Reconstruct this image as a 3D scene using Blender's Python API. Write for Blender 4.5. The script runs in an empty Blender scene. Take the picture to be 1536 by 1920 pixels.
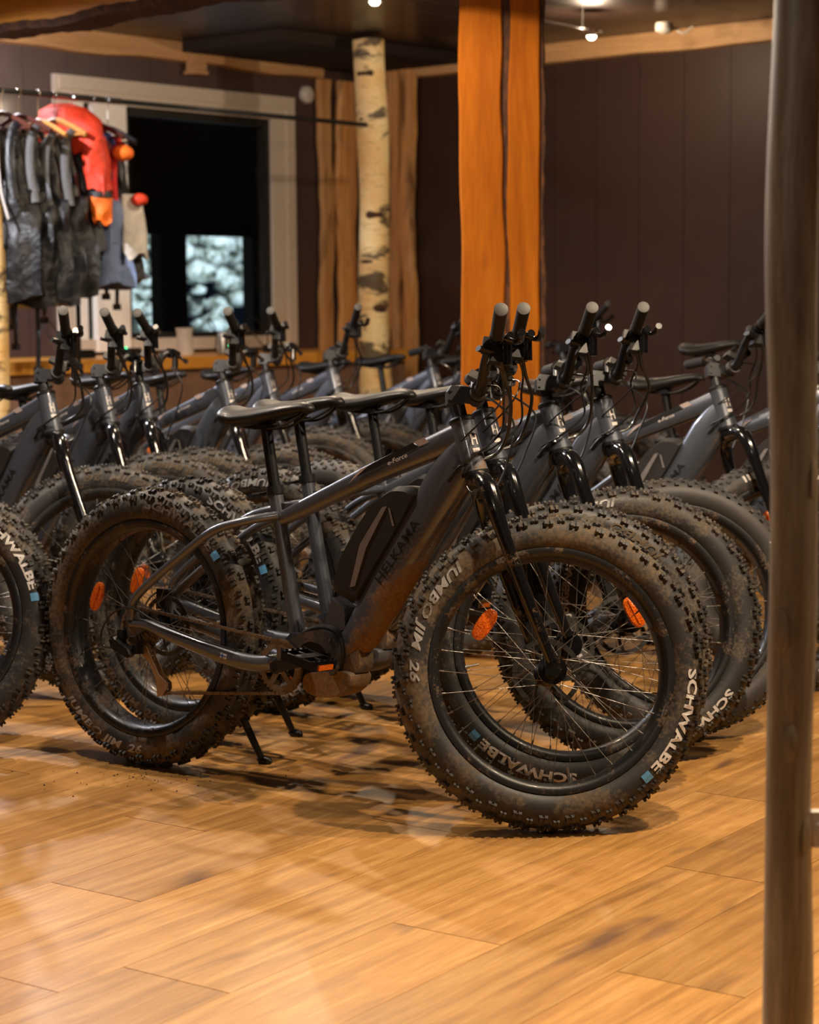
import bpy, bmesh, math, random
from mathutils import Vector, Matrix
R_ = math.radians
sin, cos, pi = math.sin, math.cos, math.pi
scn = bpy.context.scene
col = scn.collection
rnd = random.Random(7)

# ------------------------------------------------------------------ camera
CAM_H = 1.215
PITCH = math.atan(388 / 3800.0)
ROLL = 0.008
cd = bpy.data.cameras.new('camera')
cam = bpy.data.objects.new('camera', cd)
col.objects.link(cam)
cd.sensor_fit = 'VERTICAL'
cd.sensor_height = 36
cd.sensor_width = 28.8
cd.lens = 3800 / 1920 * 36
cd.clip_start = 0.05
cd.clip_end = 200
cam.matrix_world = Matrix.Translation((0, 0, CAM_H)) @ Matrix.Rotation(pi / 2 - PITCH, 4, 'X') @ Matrix.Rotation(-ROLL, 4, 'Z')
cd.dof.use_dof = True
cd.dof.focus_distance = 4.75
cd.dof.aperture_fstop = 4.3
scn.camera = cam
scn.view_settings.view_transform = 'Standard'
scn.view_settings.look = 'None'
scn.view_settings.gamma = 1
scn.view_settings.use_curve_mapping = False
scn.view_settings.exposure = 0.0
try: scn.cycles.caustics_reflective = False
except Exception: pass

# ------------------------------------------------------------------ world: winter night
w = bpy.data.worlds.new('night')
scn.world = w
w.use_nodes = True
w.node_tree.nodes['Background'].inputs[0].default_value = (0.25, 0.4, 0.8, 1)
w.node_tree.nodes['Background'].inputs[1].default_value = 0.012

# ------------------------------------------------------------------ ceiling lamps (light only; housings further down)
WARM = (1.0, 0.78, 0.54)
def lamp(name, loc, power, color=WARM, radius=0.03, aim=None, size=None, blend=0.6):
    if aim is None:
        d = bpy.data.lights.new(name, 'POINT')
    else:
        d = bpy.data.lights.new(name, 'SPOT')
        d.spot_size = R_(size)
        d.spot_blend = blend
    d.energy = power
    d.color = color
    d.shadow_soft_size = radius
    o = bpy.data.objects.new(name, d)
    col.objects.link(o)
    o.location = loc
    if aim is not None:
        o.rotation_euler = (Vector(aim) - Vector(loc)).to_track_quat('-Z', 'Y').to_euler()
    return o
CEIL = 2.72
NEUT = (1.0, 0.86, 0.74)
ROOM_LAMPS = [((1.9, 4.6, 2.58), 190, WARM, 170), ((1.1, 4.15, 2.58), 235, WARM, 160), ((1.5, 3.1, 2.58), 155, WARM, 78), ((-0.9, 3.1, 2.58), 140, NEUT, 78),
              ((-1.6, 5.4, 2.58), 130, NEUT, 170), ((-0.4, 7.0, 2.58), 140, WARM, 172), ((-2.45, 8.3, 2.58), 300, (0.95, 0.94, 1.0), 172), ((1.9, 7.6, 2.58), 14, WARM, 172)]
for p, e, c_, sz in ROOM_LAMPS:
    lamp('spot_lamp_light', p, e, c_, 0.03, (p[0], p[1], 0), sz, 0.8 if sz < 100 else 0.35)
lamp('fill_bulb_light', (-1.2, 5.9, 2.30), 50, WARM, 0.04)  # made-up bulb out of view, brightens the ceiling beam
lamp('fill_bulb_light', (-0.7, 1.3, 2.35), 26, NEUT, 0.04)  # made-up bulb near the camera, brightens the log post

# ------------------------------------------------------------------ helpers
def look(o, label=None, cat=None, group=None, kind=None):
    if label: o['label'] = label
    if cat: o['category'] = cat
    if group: o['group'] = group
    if kind: o['kind'] = kind
    return o

class G:
    def __init__(s):
        s.v = []; s.f = []
    def add(s, vs, fs):
        b = len(s.v)
        s.v += [tuple(p) for p in vs]
        s.f += [tuple(i + b for i in f) for f in fs]
        return s
    def box(s, c, size, M=None, taper=1.0):
        hx, hy, hz = size[0] / 2, size[1] / 2, size[2] / 2
        vs = []
        for z in (-1, 1):
            t = taper if z > 0 else 1.0
            for x, y in ((-1, -1), (1, -1), (1, 1), (-1, 1)):
                p = Vector((x * hx * t, y * hy * t, z * hz))
                vs.append(p)
        T = Matrix.Translation(c) @ (M.to_4x4() if M is not None else Matrix.Identity(4))
        return s.add([T @ p for p in vs], [(3, 2, 1, 0), (4, 5, 6, 7), (0, 1, 5, 4), (1, 2, 6, 5), (2, 3, 7, 6), (3, 0, 4, 7)])
    def tube(s, pts, r, seg=10, closed=False, flat=1.0, hint=(0, 1, 0)):
        pts = [Vector(p) for p in pts]
        n = len(pts)
        rs = r if isinstance(r, (list, tuple)) else [r] * n
        base = len(s.v)
        side = None
        for i, p in enumerate(pts):
            if closed:
                t = pts[(i + 1) % n] - pts[i - 1]
            else:
                t = pts[min(i + 1, n - 1)] - pts[max(i - 1, 0)]
            t.normalize()
            if side is None:
                h = Vector(hint)
                if abs(h.dot(t)) > 0.95: h = Vector((1, 0, 0)) if abs(t.x) < 0.9 else Vector((0, 0, 1))
                side = h - t * h.dot(t)
            else:
                side = side - t * side.dot(t)
            side.normalize()
            up = t.cross(side)
            for k in range(seg):
                a = 2 * pi * k / seg
                s.v.append(tuple(p + side * cos(a) * rs[i] * flat + up * sin(a) * rs[i]))
        m = n if closed else n - 1
        for i in range(m):
            j = (i + 1) % n
            for k in range(seg):
                l = (k + 1) % seg
                s.f.append((base + i * seg + k, base + i * seg + l, base + j * seg + l, base + j * seg + k))
        if not closed:
            s.f.append(tuple(base + k for k in reversed(range(seg))))
            s.f.append(tuple(base + (n - 1) * seg + k for k in range(seg)))
        return s
    def loft(s, st, seg=14, n=2.6):
        """stations (x, y, z, half height, half width) in the bike's plane"""
        base = len(s.v)
        P = [Vector((a[0], a[1], a[2])) for a in st]
        N = len(st)
        for i in range(N):
            t = (P[min(i + 1, N - 1)] - P[max(i - 1, 0)]).normalized()
            side = Vector((0, 1, 0)); side = (side - t * side.dot(t)).normalized()
            up = t.cross(side)
            for k in range(seg):
                a = 2 * pi * k / seg
                c, d = cos(a), sin(a)
                cx = math.copysign(abs(c) ** (2 / n), c); cy = math.copysign(abs(d) ** (2 / n), d)
                s.v.append(tuple(P[i] + side * cx * st[i][4] + up * cy * st[i][3]))
        for i in range(N - 1):
            for k in range(seg):
                l = (k + 1) % seg
                s.f.append((base + i * seg + k, base + i * seg + l, base + (i + 1) * seg + l, base + (i + 1) * seg + k))
        s.f.append(tuple(base + k for k in reversed(range(seg))))
        s.f.append(tuple(base + (N - 1) * seg + k for k in range(seg)))
        return s
    def lathe(s, prof, seg=48, closed=True, M=None, axis='y'):
        base = len(s.v); n = len(prof)
        for k in range(seg):
            a = 2 * pi * k / seg
            for r, y in prof:
                p = Vector((r * cos(a), y, r * sin(a))) if axis == 'y' else Vector((r * cos(a), r * sin(a), y))
                if M is not None: p = M @ p
                s.v.append(tuple(p))
        m = n if closed else n - 1
        for k in range(seg):
            l = (k + 1) % seg
            for j in range(m):
                i = (j + 1) % n
                s.f.append((base + k * n + j, base + k * n + i, base + l * n + i, base + l * n + j))
        if not closed:
            if prof[0][0] > 1e-6: s.f.append(tuple(base + k * n for k in range(seg)))
            if prof[-1][0] > 1e-6: s.f.append(tuple(base + k * n + n - 1 for k in reversed(range(seg))))
        return s
    def prism(s, poly, y0, y1, inset=0.0, cx=None):
        n = len(poly); base = len(s.v)
        mx = sum(p[0] for p in poly) / n; mz = sum(p[1] for p in poly) / n
        k = 1 - inset
        rings = [(y0, k), (y0 + (y1 - y0) * .18, 1), (y1 - (y1 - y0) * .18, 1), (y1, k)] if inset else [(y0, 1), (y1, 1)]
        for y, q in rings:
            for x, z in poly: s.v.append((mx + (x - mx) * q, y, mz + (z - mz) * q))
        for r in range(len(rings) - 1):
            for i in range(n):
                j = (i + 1) % n
                s.f.append((base + r * n + i, base + r * n + j, base + (r + 1) * n + j, base + (r + 1) * n + i))
        s.f.append(tuple(base + i for i in reversed(range(n))))
        s.f.append(tuple(base + (len(rings) - 1) * n + i for i in range(n)))
        return s
    def merge(s, o, M=None):
        vs = [tuple(M @ Vector(p)) for p in o.v] if M is not None else o.v
        return s.add(vs, o.f)
    def mesh(s, name, angle=38, smooth=True):
        me = bpy.data.meshes.new(name)
        me.from_pydata(s.v, [], s.f)
        bm = bmesh.new(); bm.from_mesh(me)
        bmesh.ops.recalc_face_normals(bm, faces=bm.faces)
        bm.to_mesh(me); bm.free()
        if smooth:
            me.polygons.foreach_set('use_smooth', [True] * len(me.polygons))
            me.set_sharp_from_angle(angle=R_(angle))
        me.update()
        return me

def curve(pts, n=8):
    """Catmull-Rom through the points"""
    P = [Vector(p) for p in pts]
    P = [P[0] * 2 - P[1]] + P + [P[-1] * 2 - P[-2]]
    out = []
    for i in range(1, len(P) - 2):
        for k in range(n):
            t = k / n
            a, b, c, d = P[i - 1], P[i], P[i + 1], P[i + 2]
            out.append(0.5 * ((2 * b) + (c - a) * t + (2 * a - 5 * b + 4 * c - d) * t * t + (3 * b - a - 3 * c + d) * t ** 3))
    out.append(P[-2])
    return out

def rounded(poly, k=0.28, n=3):
    """round the corners of a side-view outline"""
    out = []; m = len(poly)
    for i in range(m):
        a, b, c = Vector(poly[i - 1]), Vector(poly[i]), Vector(poly[(i + 1) % m])
        p, q = b.lerp(a, k), b.lerp(c, k)
        for j in range(n + 1):
            t = j / n
            v = p * (1 - t) ** 2 + b * 2 * t * (1 - t) + q * t * t
            out.append((v.x, v.y))
    return out
def obj(name, me, mat, parent=None, M=None):
    o = bpy.data.objects.new(name, me)
    col.objects.link(o)
    if mat is not None:
        if not me.materials: me.materials.append(None)
        o.material_slots[0].link = 'OBJECT'
        o.material_slots[0].material = mat
    if parent is not None: o.parent = parent
    if M is not None: o.matrix_local = M if parent is not None else M
    return o
def empty(name, M=None, parent=None):
    o = bpy.data.objects.new(name, None)
    col.objects.link(o)
    o.empty_display_size = 0.1
    if parent: o.parent = parent
    if M is not None: o.matrix_local = M
    return o

def text_mesh(body, size, bold=0.0, stretch=1.0, shear=0.0, spacing=1.0):
    cu = bpy.data.curves.new('t', 'FONT')
    cu.body = body; cu.size = size; cu.offset = bold; cu.resolution_u = 2
    cu.align_x = 'CENTER'; cu.align_y = 'CENTER'; cu.shear = shear; cu.space_character = spacing
    o = bpy.data.objects.new('t', cu); col.objects.link(o)
    bpy.context.view_layer.update()
    dg = bpy.context.evaluated_depsgraph_get()
    me = bpy.data.meshes.new_from_object(o.evaluated_get(dg))
    vs = [Vector((v.co.x * stretch, v.co.y, 0)) for v in me.vertices]
    fs = [tuple(p.vertices) for p in me.polygons]
    bpy.data.objects.remove(o); bpy.data.curves.remove(cu); bpy.data.meshes.remove(me)
    return vs, fs

# ------------------------------------------------------------------ materials
def new_mat(name):
    m = bpy.data.materials.new(name); m.use_nodes = True
    nt = m.node_tree; b = nt.nodes['Principled BSDF']
    return m, nt, b
def N(nt, t, **kw):
    n = nt.nodes.new(t)
    for k, v in kw.items():
        if k.startswith('i_'): n.inputs[k[2:].replace('_', ' ')].default_value = v
        else: setattr(n, k, v)
    return n
def ramp(nt, stops, fac):
    r = N(nt, 'ShaderNodeValToRGB')
    e = r.color_ramp.elements
    e[0].position, e[0].color = stops[0][0], tuple(stops[0][1]) + (1,)
    e[1].position, e[1].color = stops[-1][0], tuple(stops[-1][1]) + (1,)
    for p, c in stops[1:-1]:
        x = e.new(p); x.color = tuple(c) + (1,)
    nt.links.new(fac, r.inputs[0])
    return r.outputs[0]
def mapping(nt, scale=(1, 1, 1), obj_random=False, coord='Object', rot=(0, 0, 0)):
    tc = N(nt, 'ShaderNodeTexCoord'); mp = N(nt, 'ShaderNodeMapping')
    mp.inputs['Scale'].default_value = scale
    mp.inputs['Rotation'].default_value = rot
    nt.links.new(tc.outputs[coord], mp.inputs[0])
    if obj_random:
        oi = N(nt, 'ShaderNodeObjectInfo')
        mu = N(nt, 'ShaderNodeMath', operation='MULTIPLY'); mu.inputs[1].default_value = 37.0
        nt.links.new(oi.outputs['Random'], mu.inputs[0])
        nt.links.new(mu.outputs[0], mp.inputs['Location'])
    return mp.outputs[0]
def noise(nt, vec, scale, detail=4, rough=0.55, dist=0.0):
    n = N(nt, 'ShaderNodeTexNoise'); n.inputs['Scale'].default_value = scale
    n.inputs['Detail'].default_value = detail; n.inputs['Roughness'].default_value = rough
    n.inputs['Distortion'].default_value = dist
    nt.links.new(vec, n.inputs['Vector'])
    return n.outputs['Fac']
def bump(nt, b, h, strength=0.3, dist=0.002):
    n = N(nt, 'ShaderNodeBump'); n.inputs['Strength'].default_value = strength; n.inputs['Distance'].default_value = dist
    nt.links.new(h, n.inputs['Height']); nt.links.new(n.outputs[0], b.inputs['Normal'])
def mixc(nt, fac, a, b):
    n = N(nt, 'ShaderNodeMix', data_type='RGBA')
    if hasattr(fac, 'links') or not isinstance(fac, float): nt.links.new(fac, n.inputs[0])
    else: n.inputs[0].default_value = fac
    for s, v in ((n.inputs[6], a), (n.inputs[7], b)):
        if isinstance(v, tuple): s.default_value = v + (1,)
        else: nt.links.new(v, s)
    return n.outputs[2]
def plain(name, c, rough=0.5, metal=0.0, coat=0.0, var=0.15, scale=25, bmp=0.0, emit=None, es=1.0):
    m, nt, b = new_mat(name)
    v = mapping(nt)
    f = noise(nt, v, scale)
    lo = tuple(x * (1 - var) for x in c); hi = tuple(min(1, x * (1 + var)) for x in c)
    nt.links.new(ramp(nt, [(0.3, lo), (0.7, hi)], f), b.inputs['Base Color'])
    b.inputs['Roughness'].default_value = rough; b.inputs['Metallic'].default_value = metal
    if max(c) < 0.03 and rough > 0.35: b.inputs['Specular IOR Level'].default_value = 0.28
    b.inputs['Coat Weight'].default_value = coat; b.inputs['Coat Roughness'].default_value = 0.12
    if bmp: bump(nt, b, noise(nt, v, scale * 8), bmp, 0.001)
    if emit:
        b.inputs['Emission Color'].default_value = emit + (1,); b.inputs['Emission Strength'].default_value = es
    return m
def dirty(name, c, mud, cover, rough=0.5, metal=0.0, coat=0.0, scale=9, flake=False, line=None, murough=0.95):
    """base finish with splashes of dried mud; line=(x0,z0,nx,nz,off): mud thickens on that side of a line in object space"""
    m, nt, b = new_mat(name)
    v = mapping(nt)
    f1 = noise(nt, v, scale, 8, 0.65)
    f2 = noise(nt, v, scale * 14, 3, 0.7)
    ad = N(nt, 'ShaderNodeMath', operation='MULTIPLY_ADD'); ad.inputs[1].default_value = 0.35
    nt.links.new(f2, ad.inputs[0]); nt.links.new(f1, ad.inputs[2])
    h = ad.outputs[0]
    if line:
        sp = N(nt, 'ShaderNodeSeparateXYZ'); nt.links.new(v, sp.inputs[0])
        a = N(nt, 'ShaderNodeMath', operation='MULTIPLY'); a.inputs[1].default_value = line[2]; nt.links.new(sp.outputs[0], a.inputs[0])
        d = N(nt, 'ShaderNodeMath', operation='MULTIPLY_ADD'); d.inputs[1].default_value = line[3]
        nt.links.new(sp.outputs[2], d.inputs[0]); nt.links.new(a.outputs[0], d.inputs[2])
        e = N(nt, 'ShaderNodeMapRange'); e.inputs['From Min'].default_value = line[4] - line[5]; e.inputs['From Max'].default_value = line[4] + line[5]
        e.inputs['To Min'].default_value = -0.45; e.inputs['To Max'].default_value = 0.30
        nt.links.new(d.outputs[0], e.inputs['Value'])
        g = N(nt, 'ShaderNodeMath', operation='ADD'); nt.links.new(h, g.inputs[0]); nt.links.new(e.outputs[0], g.inputs[1])
        h = g.outputs[0]
    t = 0.675 + (0.5 - cover) * 0.35
    mask = ramp(nt, [(max(0, t - 0.07), (0, 0, 0)), (t + 0.09, (1, 1, 1))], h)
    mudc = ramp(nt, [(0.3, tuple(x * 0.55 for x in mud)), (0.7, mud)], f2)
    nt.links.new(mixc(nt, mask, c, mudc), b.inputs['Base Color'])
    r = N(nt, 'ShaderNodeMapRange'); r.inputs['To Min'].default_value = rough; r.inputs['To Max'].default_value = murough
    nt.links.new(mask, r.inputs['Value']); nt.links.new(r.outputs[0], b.inputs['Roughness'])
    if metal:
        r2 = N(nt, 'ShaderNodeMapRange'); r2.inputs['To Min'].default_value = metal; r2.inputs['To Max'].default_value = 0
        nt.links.new(mask, r2.inputs['Value']); nt.links.new(r2.outputs[0], b.inputs['Metallic'])
    if coat:
        r3 = N(nt, 'ShaderNodeMapRange'); r3.inputs['To Min'].default_value = coat; r3.inputs['To Max'].default_value = 0
        nt.links.new(mask, r3.inputs['Value']); nt.links.new(r3.outputs[0], b.inputs['Coat Weight'])
        b.inputs['Coat Roughness'].default_value = 0.1
    bump(nt, b, h, 0.25, 0.003)
    return m

MUD = (0.20, 0.125, 0.066)
DUST = (0.135, 0.105, 0.075)
M = {}
M['frame'] = plain('frame_grey', (0.088, 0.099, 0.125), 0.33, 0.5, 0.6, 0.06, 60)
M['frame_muddy'] = dirty('frame_grey_muddy', (0.105, 0.112, 0.135), (0.27, 0.145, 0.055), 0.42, 0.34, 0.5, 0.6, 7, line=(0, 0, 0.77, -0.64, 0.250, 0.085))
M['black_gloss'] = plain('black_gloss', (0.006, 0.006, 0.007), 0.14, 0.0, 0.8, 0.1)
M['fork_muddy'] = dirty('fork_gloss_speckled', (0.006, 0.006, 0.007), MUD, 0.12, 0.14, 0.0, 0.8, 22)
M['black_satin'] = plain('black_satin', (0.012, 0.012, 0.013), 0.38, 0.2, 0.1)
M['rubber'] = plain('rubber_grip', (0.016, 0.015, 0.015), 0.75, bmp=0.3)
M['tyre_muddy'] = dirty('tyre_muddy', (0.020, 0.019, 0.019), (0.155, 0.112, 0.068), 0.44, 0.55, scale=7)
M['tyre'] = dirty('tyre_dusty', (0.020, 0.0195, 0.021), (0.14, 0.112, 0.08), 0.28, 0.52, scale=9)
M['tyre_clean'] = dirty('tyre_cleaner', (0.040, 0.038, 0.038), (0.14, 0.12, 0.10), 0.20, 0.55, scale=12)
M['knob_muddy'] = dirty('knob_muddy', (0.022, 0.02, 0.02), (0.17, 0.13, 0.085), 0.45, 0.6, scale=5)
M['knob'] = dirty('knob_dusty', (0.025, 0.024, 0.024), (0.16, 0.13, 0.10), 0.38, 0.6, scale=6)
M['letter'] = dirty('tyre_print', (0.34, 0.34, 0.35), DUST, 0.30, 0.5, scale=14)
M['letter_dirty'] = dirty('tyre_print_dirty', (0.16, 0.15, 0.14), (0.12, 0.09, 0.06), 0.75, 0.8, scale=9)
M['letter_bright'] = plain('tyre_print_bright', (0.62, 0.60, 0.58), 0.5)
M['blue_patch'] = plain('blue_patch', (0.10, 0.33, 0.62), 0.5)
M['rim'] = dirty('rim_black', (0.007, 0.007, 0.008), MUD, 0.16, 0.42, 0.0, 0.1, 10)
M['steel'] = dirty('spoke_steel', (0.17, 0.165, 0.16), MUD, 0.3, 0.34, 0.9, scale=30)
M['disc'] = plain('disc_steel', (0.10, 0.095, 0.09), 0.4, 0.9)
M['dark_steel'] = dirty('dark_steel', (0.20, 0.18, 0.16), MUD, 0.4, 0.35, 0.9, scale=25)
M['chain'] = dirty('chain_steel', (0.22, 0.18, 0.14), MUD, 0.45, 0.38, 0.9, scale=60)
M['alloy'] = plain('alloy', (0.45, 0.44, 0.42), 0.3, 0.9)
M['copper'] = plain('dirty_cage', (0.42, 0.30, 0.20), 0.38, 0.8)
M['hub'] = plain('hub_black', (0.008, 0.008, 0.009), 0.22, 0.4, 0.4)
M['stem'] = plain('stem_grey', (0.045, 0.047, 0.052), 0.4, 0.6)
M['saddle'] = plain('saddle_leatherette', (0.010, 0.0095, 0.0095), 0.46, 0.0, 0.08, bmp=0.1)
M['battery'] = plain('battery_black', (0.022, 0.020, 0.020), 0.5, 0, 0.1, bmp=0.15)
M['battery_stripe'] = plain('battery_stripe', (0.20, 0.185, 0.185), 0.4, 0.2)
M['motor_cover'] = dirty('motor_cover_grey', (0.075, 0.075, 0.082), MUD, 0.32, 0.4, 0.5, 0.3, 12)
M['motor'] = plain('motor_black', (0.018, 0.017, 0.017), 0.45)
M['skid'] = dirty('skid_mud', (0.10, 0.09, 0.085), (0.27, 0.16, 0.07), 0.85, 0.5, scale=8)
M['skid_clean'] = dirty('skid_dusty', (0.07, 0.07, 0.075), MUD, 0.3, 0.5, scale=8)
M['decal_white'] = plain('decal_white', (0.62, 0.58, 0.56), 0.4)
M['decal_dark'] = plain('decal_dark', (0.012, 0.012, 0.013), 0.35)
M['decal_pink'] = plain('decal_silver', (0.42, 0.34, 0.32), 0.4)
M['flag_blue'] = plain('flag_blue', (0.04, 0.12, 0.42), 0.5)
M['display'] = plain('display_grey', (0.055, 0.052, 0.048), 0.45, 0.0, 0.0)
M['cap'] = plain('grip_cap_grey', (0.075, 0.072, 0.068), 0.6)
M['cable'] = plain('cable_black', (0.010, 0.010, 0.010), 0.36, 0, 0.3)
m, nt, b = new_mat('orange_reflector')
v = mapping(nt); f = N(nt, 'ShaderNodeTexVoronoi'); f.inputs['Scale'].default_value = 260; nt.links.new(v, f.inputs['Vector'])
nt.links.new(ramp(nt, [(0.1, (0.95, 0.24, 0.012)), (0.6, (0.60, 0.09, 0.004))], f.outputs['Distance']), b.inputs['Base Color'])
b.inputs['Roughness'].default_value = 0.25; b.inputs['Coat Weight'].default_value = 0.6
b.inputs['Emission Color'].default_value = (1, 0.2, 0.02, 1); b.inputs['Emission Strength'].default_value = 0.0
bump(nt, b, f.outputs['Distance'], 0.5, 0.002)
M['reflector'] = m

def wood(name, cols, grain=(0.6, 9, 9), rough=0.45, knots=0.0, rnd_obj=True, tone=0.25, coat=0.0, bmp=0.12, knot_col=(0.05, 0.02, 0.008), rot=(0, 0, 0), spec=0.5):
    """grain runs along object x (scale small on that axis)"""
    m, nt, b = new_mat(name)
    v = mapping(nt, grain, rnd_obj, rot=rot)
    f = noise(nt, v, 2.2, 8, 0.62, 0.9)
    c = ramp(nt, [(0.25, cols[0]), (0.5, cols[1]), (0.75, cols[2])], f)
    v2 = mapping(nt, tuple(g * 6 for g in grain), rnd_obj, rot=rot)
    f2 = noise(nt, v2, 3.0, 4, 0.6)
    c = mixc(nt, ramp(nt, [(0.35, (0.30,) * 3), (0.62, (0, 0, 0))], f2), c, tuple(x * 0.55 for x in cols[0]))
    if rnd_obj:
        oi = N(nt, 'ShaderNodeObjectInfo')
        mr = N(nt, 'ShaderNodeMapRange'); mr.inputs['To Min'].default_value = 1 - tone; mr.inputs['To Max'].default_value = 1 + tone
        nt.links.new(oi.outputs['Random'], mr.inputs['Value'])
        hs = N(nt, 'ShaderNodeHueSaturation'); nt.links.new(c, hs.inputs['Color']); nt.links.new(mr.outputs[0], hs.inputs['Value'])
        c = hs.outputs[0]
    if knots:
        v3 = mapping(nt, (1.6, 5.5, 5.5) if grain[0] < grain[1] else (5.5, 5.5, 1.6), rnd_obj, rot=rot)
        f3 = noise(nt, v3, 1.5, 2, 0.5, 0.4)
        c = mixc(nt, ramp(nt, [(0.70 - knots, (0, 0, 0)), (0.80 - knots * 0.6, (0.85,) * 3)], f3), c, knot_col)
    nt.links.new(c, b.inputs['Base Color'])
    b.inputs['Roughness'].default_value = rough; b.inputs['Specular IOR Level'].default_value = spec
    b.inputs['Coat Weight'].default_value = coat; b.inputs['Coat Roughness'].default_value = 0.3
    bump(nt, b, f2, bmp, 0.001)
    return m
M['floor'] = wood('oak_floor', [(0.26, 0.115, 0.028), (0.46, 0.225, 0.058), (0.62, 0.345, 0.115)], (0.8, 13, 1), 0.40, 0.06, True, 0.17, 0.12, knot_col=(0.12, 0.06, 0.035))
M['floor_base'] = plain('floor_joint', (0.16, 0.075, 0.03), 0.8)
VG = (8, 8, 0.5)
M['post'] = wood('orange_post_wood', [(0.25, 0.062, 0.001), (0.34, 0.095, 0.002), (0.41, 0.125, 0.004)], (5, 5, 0.45), 0.7, 0.03, True, 0.05, 0.0, knot_col=(0.16, 0.035, 0.004), spec=0.15)
M['bark'] = wood('dark_bark', [(0.018, 0.007, 0.004), (0.05, 0.018, 0.008), (0.17, 0.06, 0.018)], (14, 14, 4), 0.9, 0, True, 0.1, bmp=1.0)
M['beam'] = wood('orange_beam_wood', [(0.46, 0.16, 0.014), (0.58, 0.22, 0.022), (0.68, 0.28, 0.036)], (0.5, 7, 7), 0.5, 0.03, True, 0.05, 0.1)
M['board'] = wood('birch_board', [(0.52, 0.22, 0.055), (0.70, 0.36, 0.12), (0.80, 0.52, 0.25)], (9, 9, 0.5), 0.6, 0.12, True, 0.25, knot_col=(0.09, 0.035, 0.012))
M['trim_wood'] = wood('pale_trim_wood', [(0.46, 0.24, 0.09), (0.58, 0.32, 0.13), (0.66, 0.40, 0.18)], (0.5, 8, 8), 0.6, 0.02, True, 0.06)
M['counter'] = wood('counter_wood', [(0.60, 0.24, 0.03), (0.76, 0.34, 0.05), (0.85, 0.43, 0.08)], (0.5, 7, 7), 0.4, 0.01, True, 0.05, 0.2)
M['counter_base'] = plain('counter_base', (0.22, 0.12, 0.075), 0.7)
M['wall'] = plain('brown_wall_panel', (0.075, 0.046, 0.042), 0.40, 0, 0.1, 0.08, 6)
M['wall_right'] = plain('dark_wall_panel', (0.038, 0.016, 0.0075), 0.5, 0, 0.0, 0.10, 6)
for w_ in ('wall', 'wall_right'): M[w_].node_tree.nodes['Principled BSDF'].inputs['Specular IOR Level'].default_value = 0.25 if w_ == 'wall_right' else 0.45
M['joint'] = plain('wall_joint', (0.022, 0.012, 0.009), 0.9)
M['ceil'] = plain('dark_ceiling_panel', (0.028, 0.016, 0.012), 0.38, 0, 0.15, 0.1, 5)
M['duct'] = plain('dark_duct', (0.022, 0.013, 0.010), 0.85)
M['white_frame'] = plain('white_frame_paint', (0.62, 0.54, 0.44), 0.45, var=0.04)
M['white_door'] = plain('white_panel_paint', (0.93, 0.89, 0.80), 0.45, var=0.03)
M['sash'] = plain('dark_sash', (0.02, 0.018, 0.016), 0.4)
m, nt, b = new_mat('window_glass')
b.inputs['Base Color'].default_value = (0.8, 0.9, 0.95, 1); b.inputs['Roughness'].default_value = 0.02
b.inputs['Transmission Weight'].default_value = 1.0; b.inputs['IOR'].default_value = 1.2
M['glass'] = m
# birch bark
m, nt, b = new_mat('birch_bark')
v = mapping(nt, (1, 1, 1), True)
f = noise(nt, v, 4.0, 5, 0.6)
c = ramp(nt, [(0.3, (0.74, 0.44, 0.14)), (0.55, (0.84, 0.64, 0.32)), (0.8, (0.88, 0.76, 0.50))], f)
v2 = mapping(nt, (2.2, 2.2, 5.5), True)
f2 = noise(nt, v2, 1.6, 6, 0.68, 0.6)
c = mixc(nt, ramp(nt, [(0.535, (0, 0, 0)), (0.60, (0.93,) * 3)], f2), c, (0.05, 0.032, 0.018))
v3 = mapping(nt, (6, 6, 40), True)
f3 = noise(nt, v3, 2.5, 3, 0.6)
c = mixc(nt, ramp(nt, [(0.60, (0, 0, 0)), (0.66, (0.5,) * 3)], f3), c, (0.22, 0.12, 0.05))
nt.links.new(c, b.inputs['Base Color']); b.inputs['Roughness'].default_value = 0.6
bump(nt, b, f2, 0.4, 0.004)
M['birch'] = m
M['grey_log'] = wood('weathered_log', [(0.12, 0.095, 0.060), (0.24, 0.195, 0.135), (0.42, 0.36, 0.27)], (10, 10, 1.0), 0.5, 0.06, False, bmp=0.6, knot_col=(0.02, 0.015, 0.01), coat=0.15)
def cloth(name, c, rough=0.75, var=0.2):
    m, nt, b = new_mat(name)
    v = mapping(nt); f = noise(nt, v, 14, 5)
    nt.links.new(ramp(nt, [(0.3, tuple(x * (1 - var) for x in c)), (0.7, tuple(min(1, x * (1 + var)) for x in c))], f), b.inputs['Base Color'])
    b.inputs['Roughness'].default_value = rough
    bump(nt, b, noise(nt, v, 9, 6, 0.6, 1.0), 0.6, 0.03)
    return m
M['c_black'] = cloth('black_fabric', (0.004, 0.0042, 0.006), 0.40)
M['c_navy'] = cloth('slate_fabric', (0.014, 0.017, 0.024), 0.36)
M['c_grey'] = cloth('grey_fabric', (0.085, 0.083, 0.082))
M['c_pale'] = cloth('pale_piping', (0.42, 0.39, 0.36))
M['c_orange'] = cloth('orange_fabric', (0.62, 0.035, 0.005), 0.6)
M['c_orange2'] = cloth('bright_orange_fabric', (0.95, 0.17, 0.01), 0.6)
M['c_red'] = cloth('red_fabric', (0.62, 0.02, 0.018))
M['c_wine'] = cloth('wine_fabric', (0.12, 0.012, 0.02))
M['c_blue'] = cloth('blue_fabric', (0.05, 0.09, 0.33))
M['c_light_blue'] = cloth('pale_blue_fabric', (0.16, 0.22, 0.38))
M['c_white'] = cloth('white_fabric', (0.60, 0.57, 0.52))
M['hanger_wood'] = plain('hanger_wood', (0.50, 0.22, 0.05), 0.4)
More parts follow.
